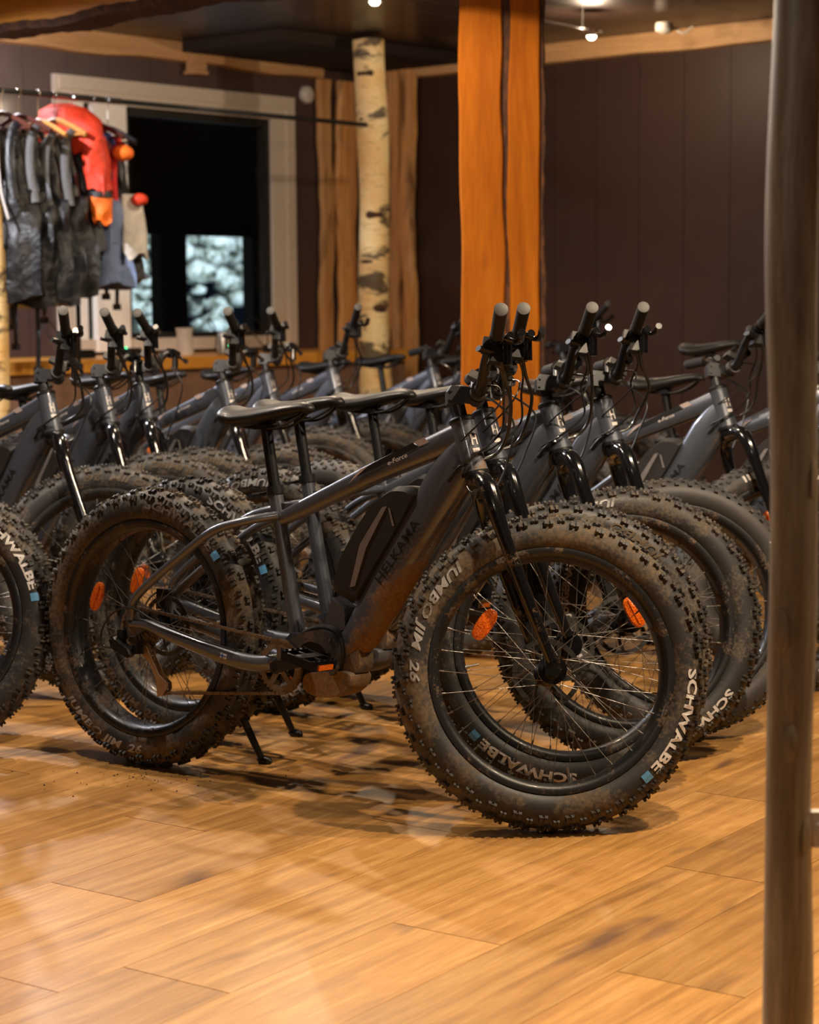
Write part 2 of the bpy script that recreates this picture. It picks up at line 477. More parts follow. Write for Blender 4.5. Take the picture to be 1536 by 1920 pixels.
M['hanger_dark'] = plain('hanger_dark_wood', (0.07, 0.018, 0.012), 0.35)
M['chrome'] = plain('chrome', (0.7, 0.68, 0.64), 0.15, 1.0)
M['snow_tree'] = None
m, nt, b = new_mat('snowy_branches')
v = mapping(nt); f = noise(nt, v, 9.0, 8, 0.7, 0.6)
nt.links.new(ramp(nt, [(0.38, (0.02, 0.028, 0.02)), (0.46, (0.28, 0.30, 0.24)), (0.56, (0.82, 0.87, 0.86))], f), b.inputs['Base Color'])
b.inputs['Roughness'].default_value = 0.8
M['snow_tree'] = m
M['snow'] = plain('snow', (0.78, 0.83, 0.88), 0.7, var=0.08, scale=3)
M['bulb'] = plain('lamp_bulb', (1, 0.9, 0.75), 0.3, emit=(1.0, 0.85, 0.62), es=60)
M['led'] = plain('green_led', (0.0, 0.6, 0.25), 0.3, emit=(0.02, 1.0, 0.35), es=6)
M['plastic_white'] = plain('white_plastic', (0.62, 0.57, 0.52), 0.4, var=0.04)
M['plastic_black'] = plain('black_plastic', (0.012, 0.012, 0.013), 0.4)
M['mudcrumb'] = plain('dried_mud', (0.10, 0.055, 0.025), 0.95)

# ------------------------------------------------------------------ room
CORNER = Vector((-0.267, 13.0, 0))
A_L = R_(49.0)
UL = Vector((-cos(A_L), -sin(A_L), 0))          # along the left wall towards the camera
UR = Vector((sin(A_L), -cos(A_L), 0))           # along the right wall towards the camera
def basis(o, ux, uy):
    uz = ux.cross(uy)
    return Matrix(((ux.x, uy.x, uz.x, o.x), (ux.y, uy.y, uz.y, o.y), (ux.z, uy.z, uz.z, o.z), (0, 0, 0, 1)))
# local frame of each wall: x along the wall, y into the room (left) , z up
ML = basis(CORNER, UL, -UR) ; ML = Matrix.Translation(CORNER) @ Matrix(((UL.x, UR.x, 0, 0), (UL.y, UR.y, 0, 0), (0, 0, 1, 0), (0, 0, 0, 1)))
MR = Matrix.Translation(CORNER) @ Matrix(((UR.x, UL.x, 0, 0), (UR.y, UL.y, 0, 0), (0, 0, 1, 0), (0, 0, 0, 1)))
# ML: (t, d, z): t along the left wall, d = distance from the wall into the room.  MR likewise.
def wbox(g, x0, x1, y0, y1, z0, z1):
    g.box(((x0 + x1) / 2, (y0 + y1) / 2, (z0 + z1) / 2), (x1 - x0, y1 - y0, z1 - z0)); return g

# floor: base slab and every plank
PD = R_(54.8)
pd = Vector((cos(PD), sin(PD), 0)); pn = Vector((sin(PD), -cos(PD), 0))
g = G(); wbox(g, -7, 7, -3, 14, -0.06, -0.006)
floor = obj('floor', g.mesh('floor', smooth=False), M['floor_base'])
floor['kind'] = 'structure'
PW, PLN = 0.255, 1.30
g = G(); g.box((0, 0, -0.004), (PLN - 0.0008, PW + 0.0007, 0.008), taper=0.9985)
plank_me = g.mesh('floor_plank', smooth=False)
row_s = {0: 2.996, 4: 3.827, 5: 3.158, 3: 3.169, 2: 2.671}
MFR = Matrix.Rotation(PD, 4, 'Z')
nplank = 0
for i in range(-14, 26):
    c_n = -3.054 + 0.2565 * (i + 0.5)
    s0 = row_s.get(i, 3.0 + ((i * 0.618) % 1.0) * PLN)
    for k in range(-8, 12):
        s = s0 + PLN * (k + 0.5)
        p = pd * s + pn * c_n
        if not (1.9 < p.y < 10.2): continue
        if abs(p.x) > 0.26 * p.y + 1.15: continue
        if nplank >= 298: continue
        nplank += 1
        obj('floor_plank', plank_me, M['floor'], floor, Matrix.Translation(p) @ MFR)

# walls with vertical panels
WIN = (0.662, 2.51, 0.97, 2.47)
g = G()
wbox(g, -0.2, WIN[0], -0.16, -0.012, 0, CEIL); wbox(g, WIN[1], 11, -0.16, -0.012, 0, CEIL)
wbox(g, WIN[0], WIN[1], -0.16, -0.012, 0, WIN[2]); wbox(g, WIN[0], WIN[1], -0.16, -0.012, WIN[3], CEIL)
wl = obj('wall_left', g.mesh('wall_left', smooth=False), M['joint'], None, ML); wl['kind'] = 'structure'
g = G(); wbox(g, -0.2, 11, -0.16, -0.012, 0, CEIL)
wr = obj('wall_right', g.mesh('wall_right', smooth=False), M['joint'], None, MR); wr['kind'] = 'structure'
def panel(parent, mat, x0, x1, z0, z1):
    g = G(); g.box((0, -0.006, 0), (x1 - x0 - 0.003, 0.012, z1 - z0))
    obj('wall_panel', g.mesh('wall_panel', smooth=False), mat, parent, Matrix.Translation(((x0 + x1) / 2, 0, (z0 + z1) / 2)))
k = 0
x = 0.0
while x < 7.9:
    x1 = x + 0.3
    if x1 <= WIN[0] or x >= WIN[1]: panel(wl, M['wall'], x, x1, 0, CEIL)
    else:
        panel(wl, M['wall'], x, x1, WIN[3], CEIL); panel(wl, M['wall'], x, x1, 0, WIN[2])
        if x < WIN[0] < x1: panel(wl, M['wall'], x, WIN[0], WIN[2], WIN[3])
        if x < WIN[1] < x1: panel(wl, M['wall'], WIN[1], x1, WIN[2], WIN[3])
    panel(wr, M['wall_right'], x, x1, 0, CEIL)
    x = x1
# ceiling
g = G(); wbox(g, -6, 6, -2, 14.5, CEIL + 0.012, CEIL + 0.14)
ce = obj('ceiling', g.mesh('ceiling', smooth=False), M['joint']); ce['kind'] = 'structure'
MCe = ML.copy()
g = G(); g.box((0, 0, 0.006), (1.196, 0.596, 0.012)); cp = g.mesh('ceiling_panel', smooth=False)
for i in range(8):
    for j in range(13):
        p = ML @ Vector((i * 1.2 + 0.6, j * 0.6 + 0.3, CEIL))
        if p.y < 5.5 or abs(p.x) > 0.25 * p.y + 1: continue
        obj('ceiling_panel', cp, M['ceil'], ce, Matrix.Translation(p) @ Matrix.Rotation(A_L, 4, 'Z'))
# back and side closure, far outside the frame, so that light stays in the room
g = G(); wbox(g, -6.0, -5.9, -3, 14, 0, CEIL); o = obj('wall_side_left', g.mesh('wall_side_left', smooth=False), M['wall']); o['kind'] = 'structure'
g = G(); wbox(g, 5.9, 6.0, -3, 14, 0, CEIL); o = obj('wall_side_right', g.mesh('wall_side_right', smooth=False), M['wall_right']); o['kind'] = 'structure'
g = G(); wbox(g, -6.0, 6.0, -3.1, -3, 0, CEIL); o = obj('wall_back', g.mesh('wall_back', smooth=False), M['wall']); o['kind'] = 'structure'

# ceiling trims (pale boards with a wavy lower edge)
def wavy_board(length, h, t, amp, seed, n=24):
    r = random.Random(seed); g = G(); vs = []; fs = []
    for i in range(n + 1):
        x = length * i / n
        zb = amp * (sin(i * 0.9 + seed) + 0.6 * sin(i * 2.1 + seed * 2)) * 0.5
        for (y, z) in ((0, zb), (t, zb + 0.006), (t, h), (0, h)): vs.append((x, y, z))
    for i in range(n):
        for k in range(4):
            fs.append((i * 4 + k, i * 4 + (k + 1) % 4, i * 4 + 4 + (k + 1) % 4, i * 4 + 4 + k))
    fs.append((0, 1, 2, 3)); fs.append(tuple(n * 4 + k for k in (3, 2, 1, 0)))
    g.add(vs, fs); return g
o = obj('trim_1', wavy_board(5.2, 0.115, 0.05, 0.018, 3).mesh('trim_1'), M['trim_wood'], None, ML @ Matrix.Translation((0.42, 0.002, 2.603))); o['kind'] = 'structure'
o = obj('trim_2', wavy_board(5.0, 0.115, 0.05, 0.010, 8).mesh('trim_2'), M['trim_wood'], None, MR @ Matrix.Translation((0.44, 0.002, 2.603))); o['kind'] = 'structure'
# dark boxed-in duct under the ceiling, along the left wall
g = G(); wbox(g, 0.05, 1.6, 0.06, 0.84, 2.66, CEIL)
o = obj('trim_3', g.mesh('trim_3', smooth=False), M['duct'], None, ML); o['kind'] = 'structure'

# live-edge boards in the corner
def live_board(wd, h, t, seed, n=26):
    g = G(); vs = []; fs = []
    for i in range(n + 1):
        z = h * i / n
        a = 0.012 * sin(i * 0.55 + seed) + 0.006 * sin(i * 1.7 + seed * 3); b_ = 0.012 * sin(i * 0.48 + seed * 2) + 0.005 * sin(i * 2.0 + seed)
        for (x, y) in ((-wd / 2 + a, 0), (wd / 2 + b_, 0), (wd / 2 + b_ - 0.01, t), (-wd / 2 + a + 0.01, t)): vs.append((x, y, z))
    for i in range(n):
        for k in range(4): fs.append((i * 4 + k, i * 4 + (k + 1) % 4, i * 4 + 4 + (k + 1) % 4, i * 4 + 4 + k))
    fs.append((3, 2, 1, 0)); fs.append(tuple(n * 4 + k for k in range(4)))
    g.add(vs, fs); return g
for (Mw, x0, x1, d, lab) in ((ML, 0.345, 0.450, 0.02, 'narrow orange live-edge board on left wall, furthest from the birch trunk'),
                             (ML, 0.14, 0.305, 0.03, 'wider orange live-edge board just left of the birch trunk'),
                             (MR, 0.12, 0.24, 0.05, 'pale knotty live-edge board touching the right side of the birch trunk'),
                             (MR, 0.245, 0.345, 0.02, 'greyish live-edge board second right of the birch trunk'),
                             (MR, 0.35, 0.455, 0.03, 'live-edge board with dark knots at the edge of the dark right wall')):
    o = obj('corner_board', live_board(x1 - x0, 2.60 if Mw is ML else 2.70, 0.035, x0 * 40).mesh('corner_board'), M['board'], None, Mw @ Matrix.Translation(((x0 + x1) / 2, d, 0)))
    look(o, lab, 'board', 'live-edge boards in the corner')

# birch trunks
def trunk(r, h, seed, lean=0.0, n=40, seg=24):
    g = G(); pts = []; rs = []
    for i in range(n + 1):
        t = i / n
        pts.append((lean * t + 0.010 * sin(3 * t * pi + seed), 0.006 * sin(5 * t + seed), h * t))
        rs.append(r * (1 + 0.05 * sin(7 * t + seed) + 0.025 * sin(23 * t + seed * 2)) * (1.06 - 0.12 * t))
    g.tube(pts, rs, seg, hint=(1, 0, 0)); return g
o = obj('birch_trunk', trunk(0.090, CEIL - 0.03, 1.0, -0.030).mesh('birch_trunk'), M['birch'], None, Matrix.Translation((-0.172, 11.55, 0)))
look(o, 'thick pale birch trunk post with black bark scars in the corner', 'trunk')
g = G()
for k, (a, z, s) in enumerate(((-1.9, 2.50, .05), (-2.2, 2.25, .03), (-1.3, 1.98, .035), (-1.5, 1.72, .05), (-2.1, 1.46, .04), (-1.2, 1.2, .045))):
    c = Vector((0.083 * cos(a) - 0.03 * z / 2.7, 0.083 * sin(a), z))
    g.lathe([(0.001, 0.010), (s * 0.45, 0.008), (s, 0.0), (s * 0.8, -0.006), (0.001, -0.006)], 10, False, Matrix.Translation(c) @ Matrix.Rotation(a, 4, 'Z') @ Matrix.Rotation(pi / 2, 4, 'Y') @ Matrix.Scale(0.55, 4, (1, 0, 0)), axis='z')
sc = obj('bark_scar', g.mesh('bark_scar'), M['bark'], o); sc['kind'] = 'stuff'
o = obj('birch_trunk', trunk(0.078, CEIL - 0.01, 4.0, 0.0).mesh('birch_trunk'), M['birch'], None, Matrix.Translation((-1.93, 9.38, 0)))
look(o, 'birch trunk post at the left edge of the picture, holding the clothes rail', 'trunk')

# big orange post: two slabs with a bark-filled gap
PX, PY = 0.371, 8.06
post = empty('timber_post', Matrix.Translation((PX, PY, 0)) @ Matrix.Rotation(R_(-3), 4, 'Z'))
look(post, 'big orange timber post of two slabs with a dark bark seam', 'post')
def slab(x0, x1, y0, y1, h, seed, ampL, ampR, n=40):
    g = G(); vs = []; fs = []
    for i in range(n + 1):
        z = h * i / n
        a = ampL * (sin(i * 0.33 + seed) * 0.7 + 0.3 * sin(i * 0.9 + seed)); b_ = ampR * (sin(i * 0.28 + seed * 2) * 0.7 + 0.4 * sin(i * 1.1 + seed * 3))
        for (x, y) in ((x0 + a, y1), (x0 + a, y0 + 0.006), (x0 + a + 0.006, y0), (x1 + b_ - 0.006, y0), (x1 + b_, y0 + 0.006), (x1 + b_, y1)): vs.append((x, y, z))
    for i in range(n):
        for k in range(6): fs.append((i * 6 + k, i * 6 + (k + 1) % 6, i * 6 + 6 + (k + 1) % 6, i * 6 + 6 + k))
    fs.append(tuple(range(6))); fs.append(tuple(n * 6 + k for k in reversed(range(6))))
    g.add(vs, fs); return g
obj('slab', slab(-0.158, 0.010, -0.16, 0.16, CEIL, 1.3, 0.006, 0.009).mesh('slab'), M['post'], post)
obj('slab', slab(0.030, 0.150, -0.16, 0.16, CEIL, 2.9, 0.009, 0.003).mesh('slab'), M['post'], post)
obj('bark_seam', slab(0.002, 0.040, -0.148, 0.14, CEIL, 5.0, 0.004, 0.004).mesh('bark_seam'), M['bark'], post)
obj('bark_edge', slab(0.148, 0.172, -0.15, 0.15, CEIL, 7.7, 0.004, 0.006, 90).mesh('bark_edge'), M['bark'], post)

# upper left beam
bd = Vector((0.755, -0.656, 0))
beam = empty('ceiling_beam', Matrix.Translation((-1.88, 9.3, 2.44)) @ Matrix.Rotation(math.atan2(bd.y, bd.x), 4, 'Z'))
look(beam, 'orange ceiling beam with bark lower edge, upper left', 'beam')
g = G(); n = 60; vs = []; fs = []
L0, L1 = -2.5, 3.2
for i in range(n + 1):
    x = L0 + (L1 - L0) * i / n
    zb = 0.012 * sin(i * 0.35) + 0.006 * sin(i * 1.1)
    for (y, z) in ((-0.11, zb + 0.018), (-0.095, zb), (0.095, zb), (0.11, zb + 0.018), (0.11, 0.275), (-0.11, 0.275)): vs.append((x, y, z))
for i in range(n):
    for k in range(6): fs.append((i * 6 + k, i * 6 + (k + 1) % 6, i * 6 + 6 + (k + 1) % 6, i * 6 + 6 + k))
fs.append(tuple(range(6))); fs.append(tuple(n * 6 + k for k in reversed(range(6))))
g.add(vs, fs); obj('beam_body', g.mesh('beam_body'), M['beam'], beam)
g = G(); vs = []; fs = []; n = 120
for i in range(n + 1):
    x = L0 + (L1 - L0) * i / n
    zb = 0.012 * sin(i * 0.175) + 0.006 * sin(i * 0.55) + 0.003 * sin(i * 2.3)
    for (y, z) in ((-0.116, zb + 0.022), (-0.096, zb - 0.010), (0.096, zb - 0.010), (0.116, zb + 0.022), (0.10, zb + 0.026), (-0.10, zb + 0.026)): vs.append((x, y, z))
for i in range(n):
    for k in range(6): fs.append((i * 6 + k, i * 6 + (k + 1) % 6, i * 6 + 6 + (k + 1) % 6, i * 6 + 6 + k))
g.add(vs, fs); obj('bark_edge', g.mesh('bark_edge'), M['bark'], beam)

# grey log post close to the camera
g = G(); pts = []; rs = []
for i in range(61):
    t = i / 60
    pts.append((0.004 * sin(9 * t) + 0.003 * sin(21 * t + 1), 0.003 * sin(7 * t), 2.72 * t)); rs.append(0.037 * (1 + 0.05 * sin(11 * t + 2) + 0.03 * sin(29 * t)))
g.tube(pts, rs, 26, hint=(1, 0, 0))
for (a, z, s) in ((4.1, 0.72, .014), (4.6, 0.55, .012), (5.6, 0.40, .015), (0.2, 1.42, .018), (5.9, 0.95, .02)):
    c = Vector((0.034 * cos(a), 0.034 * sin(a), z))
    g.lathe([(0.0005, 0.008), (s * 0.4, 0.008), (s, -0.003), (0.0005, -0.003)], 10, False, Matrix.Translation(c) @ Matrix.Rotation(a, 4, 'Z') @ Matrix.Rotation(pi / 2, 4, 'Y') @ Matrix.Scale(2.6, 4, (1, 0, 0)) @ Matrix.Scale(0.4, 4, (0, 0, 1)), axis='z')
log = obj('log_post', g.mesh('log_post', 60), M['grey_log'], None, Matrix.Translation((0.5765, 3.05, 0)) @ Matrix.Rotation(R_(0.15), 4, 'Y'))
look(log, 'slim grey weathered log post in the foreground, right edge', 'post')
g = G(); g.box((0, 0, 0), (0.03, 0.02, 0.055)); g.box((0.0, -0.006, 0), (0.012, 0.02, 0.02))
o = obj('bracket', g.mesh('bracket', smooth=False), M['plastic_white'], log, Matrix.Translation((0.048, 0.0, 0.41)))

# ------------------------------------------------------------------ window in the left wall
win = empty('window_1', ML.copy()); win['kind'] = 'structure'
g = G()
x0, x1, z0, z1 = WIN
wbox(g, x0, x1, -0.02, 0.035, z1 - 0.14, z1); wbox(g, x0, x1, -0.02, 0.035, z0, z0 + 0.07)
wbox(g, x0, x0 + 0.20, -0.02, 0.035, z0 + 0.07, z1 - 0.14); wbox(g, x1 - 0.09, x1, -0.02, 0.035, z0 + 0.07, z1 - 0.14)
obj('window_frame', g.mesh('window_frame', smooth=False), M['white_frame'], win)
g = G(); wbox(g, x0 + 0.02, x1 - 0.02, 0.035, 0.045, z1 - 0.075, z1 - 0.012); wbox(g, x0 + 0.02, x0 + 0.08, 0.035, 0.045, z0 + 0.02, z1 - 0.08)
obj('frame_moulding', g.mesh('frame_moulding', smooth=False), M['white_frame'], win)
g = G(); wbox(g, 2.02, 2.26, -0.01, 0.045, z0, z1 - 0.14)
obj('shutter_panel', g.mesh('shutter_panel', smooth=False), M['white_door'], win)
g = G(); wbox(g, 2.315, 2.47, -0.01, 0.03, z0, z1 - 0.14)
obj('shutter_panel', g.mesh('shutter_panel', smooth=False), M['white_door'], win)
g = G(); wbox(g, 2.255, 2.32, -0.03, 0.0, z0, z1 - 0.14); obj('dark_gap', g.mesh('dark_gap', smooth=False), M['sash'], win)
g = G(); sx0, sx1, sz0, sz1 = x0 + 0.20, 2.02, z0 + 0.07, z1 - 0.14
wbox(g, sx0, sx0 + 0.045, -0.06, 0.01, sz0, sz1); wbox(g, sx1 - 0.045, sx1, -0.06, 0.01, sz0, sz1); wbox(g, sx0, sx1, -0.06, 0.01, sz1 - 0.045, sz1); wbox(g, sx0, sx1, -0.06, 0.01, sz0, sz0 + 0.03)
obj('sash', g.mesh('sash', smooth=False), M['sash'], win)
g = G(); wbox(g, sx0 + 0.03, sx1 - 0.03, -0.045, -0.039, sz0 + 0.02, sz1 - 0.03)
obj('pane', g.mesh('pane', smooth=False), M['glass'], win)

# outside: porch wall with openings, snowy trees under a yard lamp
g = G(); wbox(g, -4, 8, -8, -0.2, -0.5, 0.0)
o = obj('snow_ground', g.mesh('snow_ground', smooth=False), M['snow'], None, ML); look(o, 'snow-covered ground outside the window', 'snow')
porch = empty('porch_screen', ML.copy()); look(porch, 'dark porch framing outside the window', 'porch')
def porch_box(nm, a, b_, z0, z1, d=-1.0, t=0.1):
    g = G(); wbox(g, a, b_, d - t, d, z0, z1); obj(nm, g.mesh(nm, smooth=False), M['sash'], porch)
def wall_t(px, depth):   # where a sight line through column px meets the plane `depth` behind the left wall
    k = (px - 768) / 3800.0
    P0 = CORNER - UR * (-depth) * -1 if False else CORNER + UR * (-depth)
    return (k * P0.y - P0.x) / (UL.x - k * UL.y)
def z_at(px, py, depth):
    t = wall_t(px, depth); P = CORNER + UR * (-depth) + UL * t
    return CAM_H + (572 + (950 - px) * 0.008 - py) * P.y / 3800
ta, tb, tc, td = wall_t(245, 1.0), wall_t(309, 1.0), wall_t(357, 1.0), wall_t(480, 1.0)
zt = z_at(420, 446, 1.0)
porch_box('porch_post', tc, tb, 0.0, 2.7)
porch_box('porch_post', -2.2, td, 0.0, zt)
porch_box('porch_post', ta + 0.02, ta + 0.5, 0.0, zt + 0.2)
porch_box('porch_fascia', -2.2, ta + 0.5, zt, 3.1)
rr = random.Random(11); g = G()
for k in range(900):
    t = rr.uniform(-3.4, 1.6); z = rr.uniform(0.0, 2.9); s_ = rr.uniform(0.05, 0.16)
    dd = -3.3 - 0.35 * z / 2.9 + rr.uniform(-0.22, 0.22)
    bm = bmesh.new(); bmesh.ops.create_icosphere(bm, subdivisions=1, radius=s_)
    for v_ in bm.verts: v_.co *= 1 + rr.uniform(-0.25, 0.25)
    g.add([Vector((v_.co.x + t, v_.co.y + dd, v_.co.z * 0.65 + z)) for v_ in bm.verts], [tuple(q.index for q in f_.verts) for f_ in bm.faces]); bm.free()
o = obj('snowy_hedge', g.mesh('snowy_hedge', 80), M['snow_tree'], None, ML); look(o, 'snow-laden hedge seen through the dark window', 'hedge')
yl = ML @ Vector((-0.7, -1.35, 2.45))
lamp('yard_lamp_light', yl, 330, (0.85, 0.96, 1.0), 0.06)
g = G(); g.lathe([(0.01, 0.06), (0.07, 0.05), (0.09, 0.0), (0.085, 0.0), (0.01, 0.04)], 20, False, axis='z')
o = obj('yard_lamp', g.mesh('yard_lamp'), M['plastic_white'], None, Matrix.Translation((yl.x, yl.y, yl.z + 0.08))); look(o, 'porch lamp fixed outside above the window', 'lamp')

# wall sensor, junction box on trim
g = G(); g.lathe([(0.001, 0.035), (0.035, 0.034), (0.05, 0.022), (0.055, 0.0), (0.001, 0.0)], 32, False)
o = obj('wall_sensor', g.mesh('wall_sensor'), M['plastic_white'], None, ML @ Matrix.Translation((0.53, 0.001, 2.50))); look(o, 'round white sensor on the dark wall beside the window corner', 'sensor')
g = G(); g.box((0, 0.05, 0), (0.09, 0.07, 0.09), taper=1.0); g.box((0, 0.09, 0), (0.075, 0.02, 0.07)); g.box((-0.0, 0.05, -0.05), (0.11, 0.09, 0.02))
o = obj('junction_box', g.mesh('junction_box', smooth=False), M['trim_wood'], None, ML @ Matrix.Translation((1.50, 0.012, 2.60))); look(o, 'pale box mounted on the wooden ceiling trim above the window', 'box')

# counter with chargers
CN0 = 0.68
ct = empty('counter', ML.copy()); look(ct, 'orange wood counter under the window with brown base', 'counter')
g = G(); wbox(g, 0.35, 4.6, 0.0, CN0, 0.885, 0.95); obj('countertop', g.mesh('countertop', smooth=False), M['counter'], ct)
for k in range(7):
    g = G(); wbox(g, 0.37 + k * 0.6, 0.37 + k * 0.6 + 0.596, 0.02, CN0 - 0.03, 0.06, 0.884); obj('base_panel', g.mesh('base_panel', smooth=False), M['counter_base'], ct)
def charger(t, d, rz, lab, led=True):
    e = empty('charger', ML @ Matrix.Translation((t, d, 0.952)) @ Matrix.Rotation(rz, 4, 'Z')); look(e, lab, 'charger', 'battery chargers on the counter')
    g = G(); g.box((0, 0, 0.022), (0.19, 0.085, 0.044), taper=0.93); obj('case', g.mesh('case'), M['plastic_black'], e)
    g = G(); g.lathe([(0.001, 0.006), (0.007, 0.004), (0.008, 0)], 12, False, axis='z'); obj('indicator_light', g.mesh('indicator_light'), M['led'], e, Matrix.Translation((0.05, 0.0, 0.044)))
    g = G(); g.tube(curve([(0.09, 0, 0.02), (0.15, 0.03, 0.05), (0.20, -0.04, 0.16), (0.13, -0.08, 0.20), (0.04, -0.09, 0.12), (0.0, -0.12, 0.008)], 8), 0.004, 6); obj('power_cord', g.mesh('power_cord'), M['cable'], e)
charger(1.66, 0.5, 0.3, 'black battery charger with green light, left one on the counter under the window')
charger(1.29, 0.5, -0.2, 'black battery charger with green light, right one on the counter under the window')
charger(2.75, 0.45, 0.1, 'black battery charger near the left end of the counter')
charger(2.35, 0.4, 0.5, 'black battery charger on the counter before the white panel')
def can(t, d, lab):
    g = G(); g.lathe([(0.001, 0.0), (0.024, 0), (0.032, 0.008), (0.032, 0.105), (0.027, 0.118), (0.026, 0.12), (0.025, 0.116), (0.001, 0.115)], 24, False, axis='z')
    o = obj('drink_can', g.mesh('drink_can'), M['alloy'], None, ML @ Matrix.Translation((t, d, 0.951))); look(o, lab, 'can')
can(1.86, 0.62, 'slim silver drink can standing on the counter front edge')
g = G(); g.lathe([(0.001, 0), (0.045, 0), (0.05, 0.02), (0.042, 0.12), (0.05, 0.15), (0.001, 0.15)], 20, False, axis='z')
o = obj('tape_roll_stand', g.mesh('tape_roll_stand'), M['plastic_white'], None, ML @ Matrix.Translation((2.08, 0.55, 0.951))); look(o, 'white round stand on the counter left of the drink can', 'stand')

# ceiling spot rail with two lamps
rd = Vector((cos(A_L), sin(A_L), 0))
L1p = Vector((-0.139, 9.4, 2.60)); L2p = L1p + rd * 1.675
g = G(); g.tube([L1p - rd * 0.9 + Vector((0, 0, 0.025)), L2p + rd * 0.1 + Vector((0, 0, 0.025))], 0.006, 8)
for q in (-0.6, 0.8, 1.6): g.tube([L1p + rd * q + Vector((0, 0, 0.025)), L1p + rd * q + Vector((0, 0, 0.125))], 0.005, 8)
o = obj('lamp_rail', g.mesh('lamp_rail'), M['chrome'], None); look(o, 'thin chrome rod under the ceiling carrying two small spots', 'rail')
def spot(p, lab, power, aim):
    e = empty('ceiling_spot', Matrix.Translation(p)); look(e, lab, 'lamp', 'spots on the chrome rod')
    g = G(); g.lathe([(0.001, 0.03), (0.018, 0.026), (0.028, 0.0), (0.032, -0.012), (0.03, -0.012), (0.024, 0.0), (0.001, 0.012)], 24, False, axis='z'); g.tube([(-0.045, 0, 0.012), (0.045, 0, 0.012)], 0.004, 6); g.tube([(0.045, -0.01, 0.012), (0.058, 0.015, 0.012)], 0.006, 6)
    obj('shade', g.mesh('shade'), M['chrome'], e)
    g = G(); g.lathe([(0.001, 0.004), (0.02, 0.0), (0.022, -0.016), (0.012, -0.026), (0.001, -0.028)], 20, False, axis='z')
    obj('bulb', g.mesh('bulb'), M['bulb'], e)
    lamp('spot_light', p + Vector((0, 0, -0.05)), power)
spot(L1p, 'lit ceiling spot on the rod left of the orange post', 48, None)
spot(L2p, 'lit ceiling spot on the rod right of the orange post', 30, None)
g = G(); g.lathe([(0.001, 0.02), (0.045, 0.018), (0.05, -0.02), (0.02, -0.035), (0.001, -0.035)], 20, False, axis='z'); g.tube(curve([(0.04, 0, 0.0), (0.1, 0.0, -0.035), (0.15, 0, 0.0)], 5), 0.006, 6)  # small ceiling fitting with cable, built as a junction
o = obj('ceiling_fitting', g.mesh('ceiling_fitting'), M['plastic_white'], None, Matrix.Translation((1.36, 10.85, 2.66))); look(o, 'small pale ceiling fitting with cable beside the right trim', 'fitting')
for k, bp_ in enumerate(((-1.2, 5.9, 2.30), (-0.7, 1.3, 2.35))):  # cords and sockets for the two added fill bulbs
    e_ = empty('fill_bulb', Matrix.Translation(bp_)); look(e_, ('unseen fill bulb added above the left bikes to light the beam', 'unseen fill bulb added near the camera to light the log')[k], 'lamp')
    g = G(); g.lathe([(0.001, 0.10), (0.016, 0.10), (0.018, 0.05), (0.001, 0.05)], 16, False, axis='z'); g.tube([(0, 0, 0.10), (0, 0, CEIL - bp_[2])], 0.003, 6); obj('socket', g.mesh('socket'), M['plastic_black'], e_)
# housings of the room's other ceiling lamps (out of frame)
for k, (p, e, c_, sz) in enumerate(ROOM_LAMPS):
    g = G(); g.lathe([(0.001, 0.115), (0.04, 0.115), (0.045, 0.06), (0.05, 0.04), (0.045, 0.04), (0.04, 0.058), (0.001, 0.06)], 20, False, axis='z')
    o = obj('ceiling_lamp', g.mesh('ceiling_lamp'), M['plastic_black'], None, Matrix.Translation((p[0], p[1], 2.605))); look(o, 'black ceiling lamp out of the picture, ' + ('high right of the front bike', 'straight above the muddy front wheel', 'above the bare floor at right', 'above the bare floor at left', 'above the bikes at the left edge', 'above the middle of the bike rows', 'above the bluish-grey bikes at left', 'beside the dark right wall')[k], 'lamp', 'ceiling lamps out of frame')
lamp('added_cool_light', (-2.19, 10.03, 2.50), 34, (0.92, 0.90, 1.0), 0.08)  # unseen cool lamp, added to brighten the upper left wall
g = G(); g.lathe([(0.001, 0.09), (0.06, 0.085), (0.10, 0.0), (0.095, 0.0), (0.001, 0.07)], 20, False, axis='z')  # housing added around that unseen lamp
o = obj('added_pendant', g.mesh('added_pendant'), M['plastic_white'], None, Matrix.Translation((-2.19, 10.03, 2.60))); look(o, 'unseen white pendant added left of the clothes rack for cool light on the wall', 'lamp')

# clothes rail and garments
RA = Vector((-1.91, 9.47, 2.217)); RB = Vector((-0.22, 11.47, 2.217))
rail_d = (RB - RA).normalized()
g = G(); g.tube([RA - rail_d * 0.5, RB], 0.0125, 12)
rail = obj('clothes_rail', g.mesh('clothes_rail'), M['black_satin'], None); look(rail, 'long black rail of the clothes rack, ending at the birch trunk', 'rail')
g = G()
for k in range(30): g.lathe([(0.0135, -0.004), (0.017, -0.004), (0.017, 0.004), (0.0135, 0.004)], 12, True, Matrix.Translation(RA + rail_d * (0.36 + k * 0.0145)) @ Matrix.Rotation(math.atan2(rail_d.y, rail_d.x) - pi / 2, 4, 'Z'))
rr_ = obj('spacer_rings', g.mesh('spacer_rings'), M['chrome'], rail); rr_['kind'] = 'stuff'; rr_['label'] = 'chrome spacer rings'
def rail_at(px):
    k = (px - 768) / 3800.0
    t = (k * RA.y - RA.x) / (rail_d.x - k * rail_d.y)
    return RA + rail_d * t
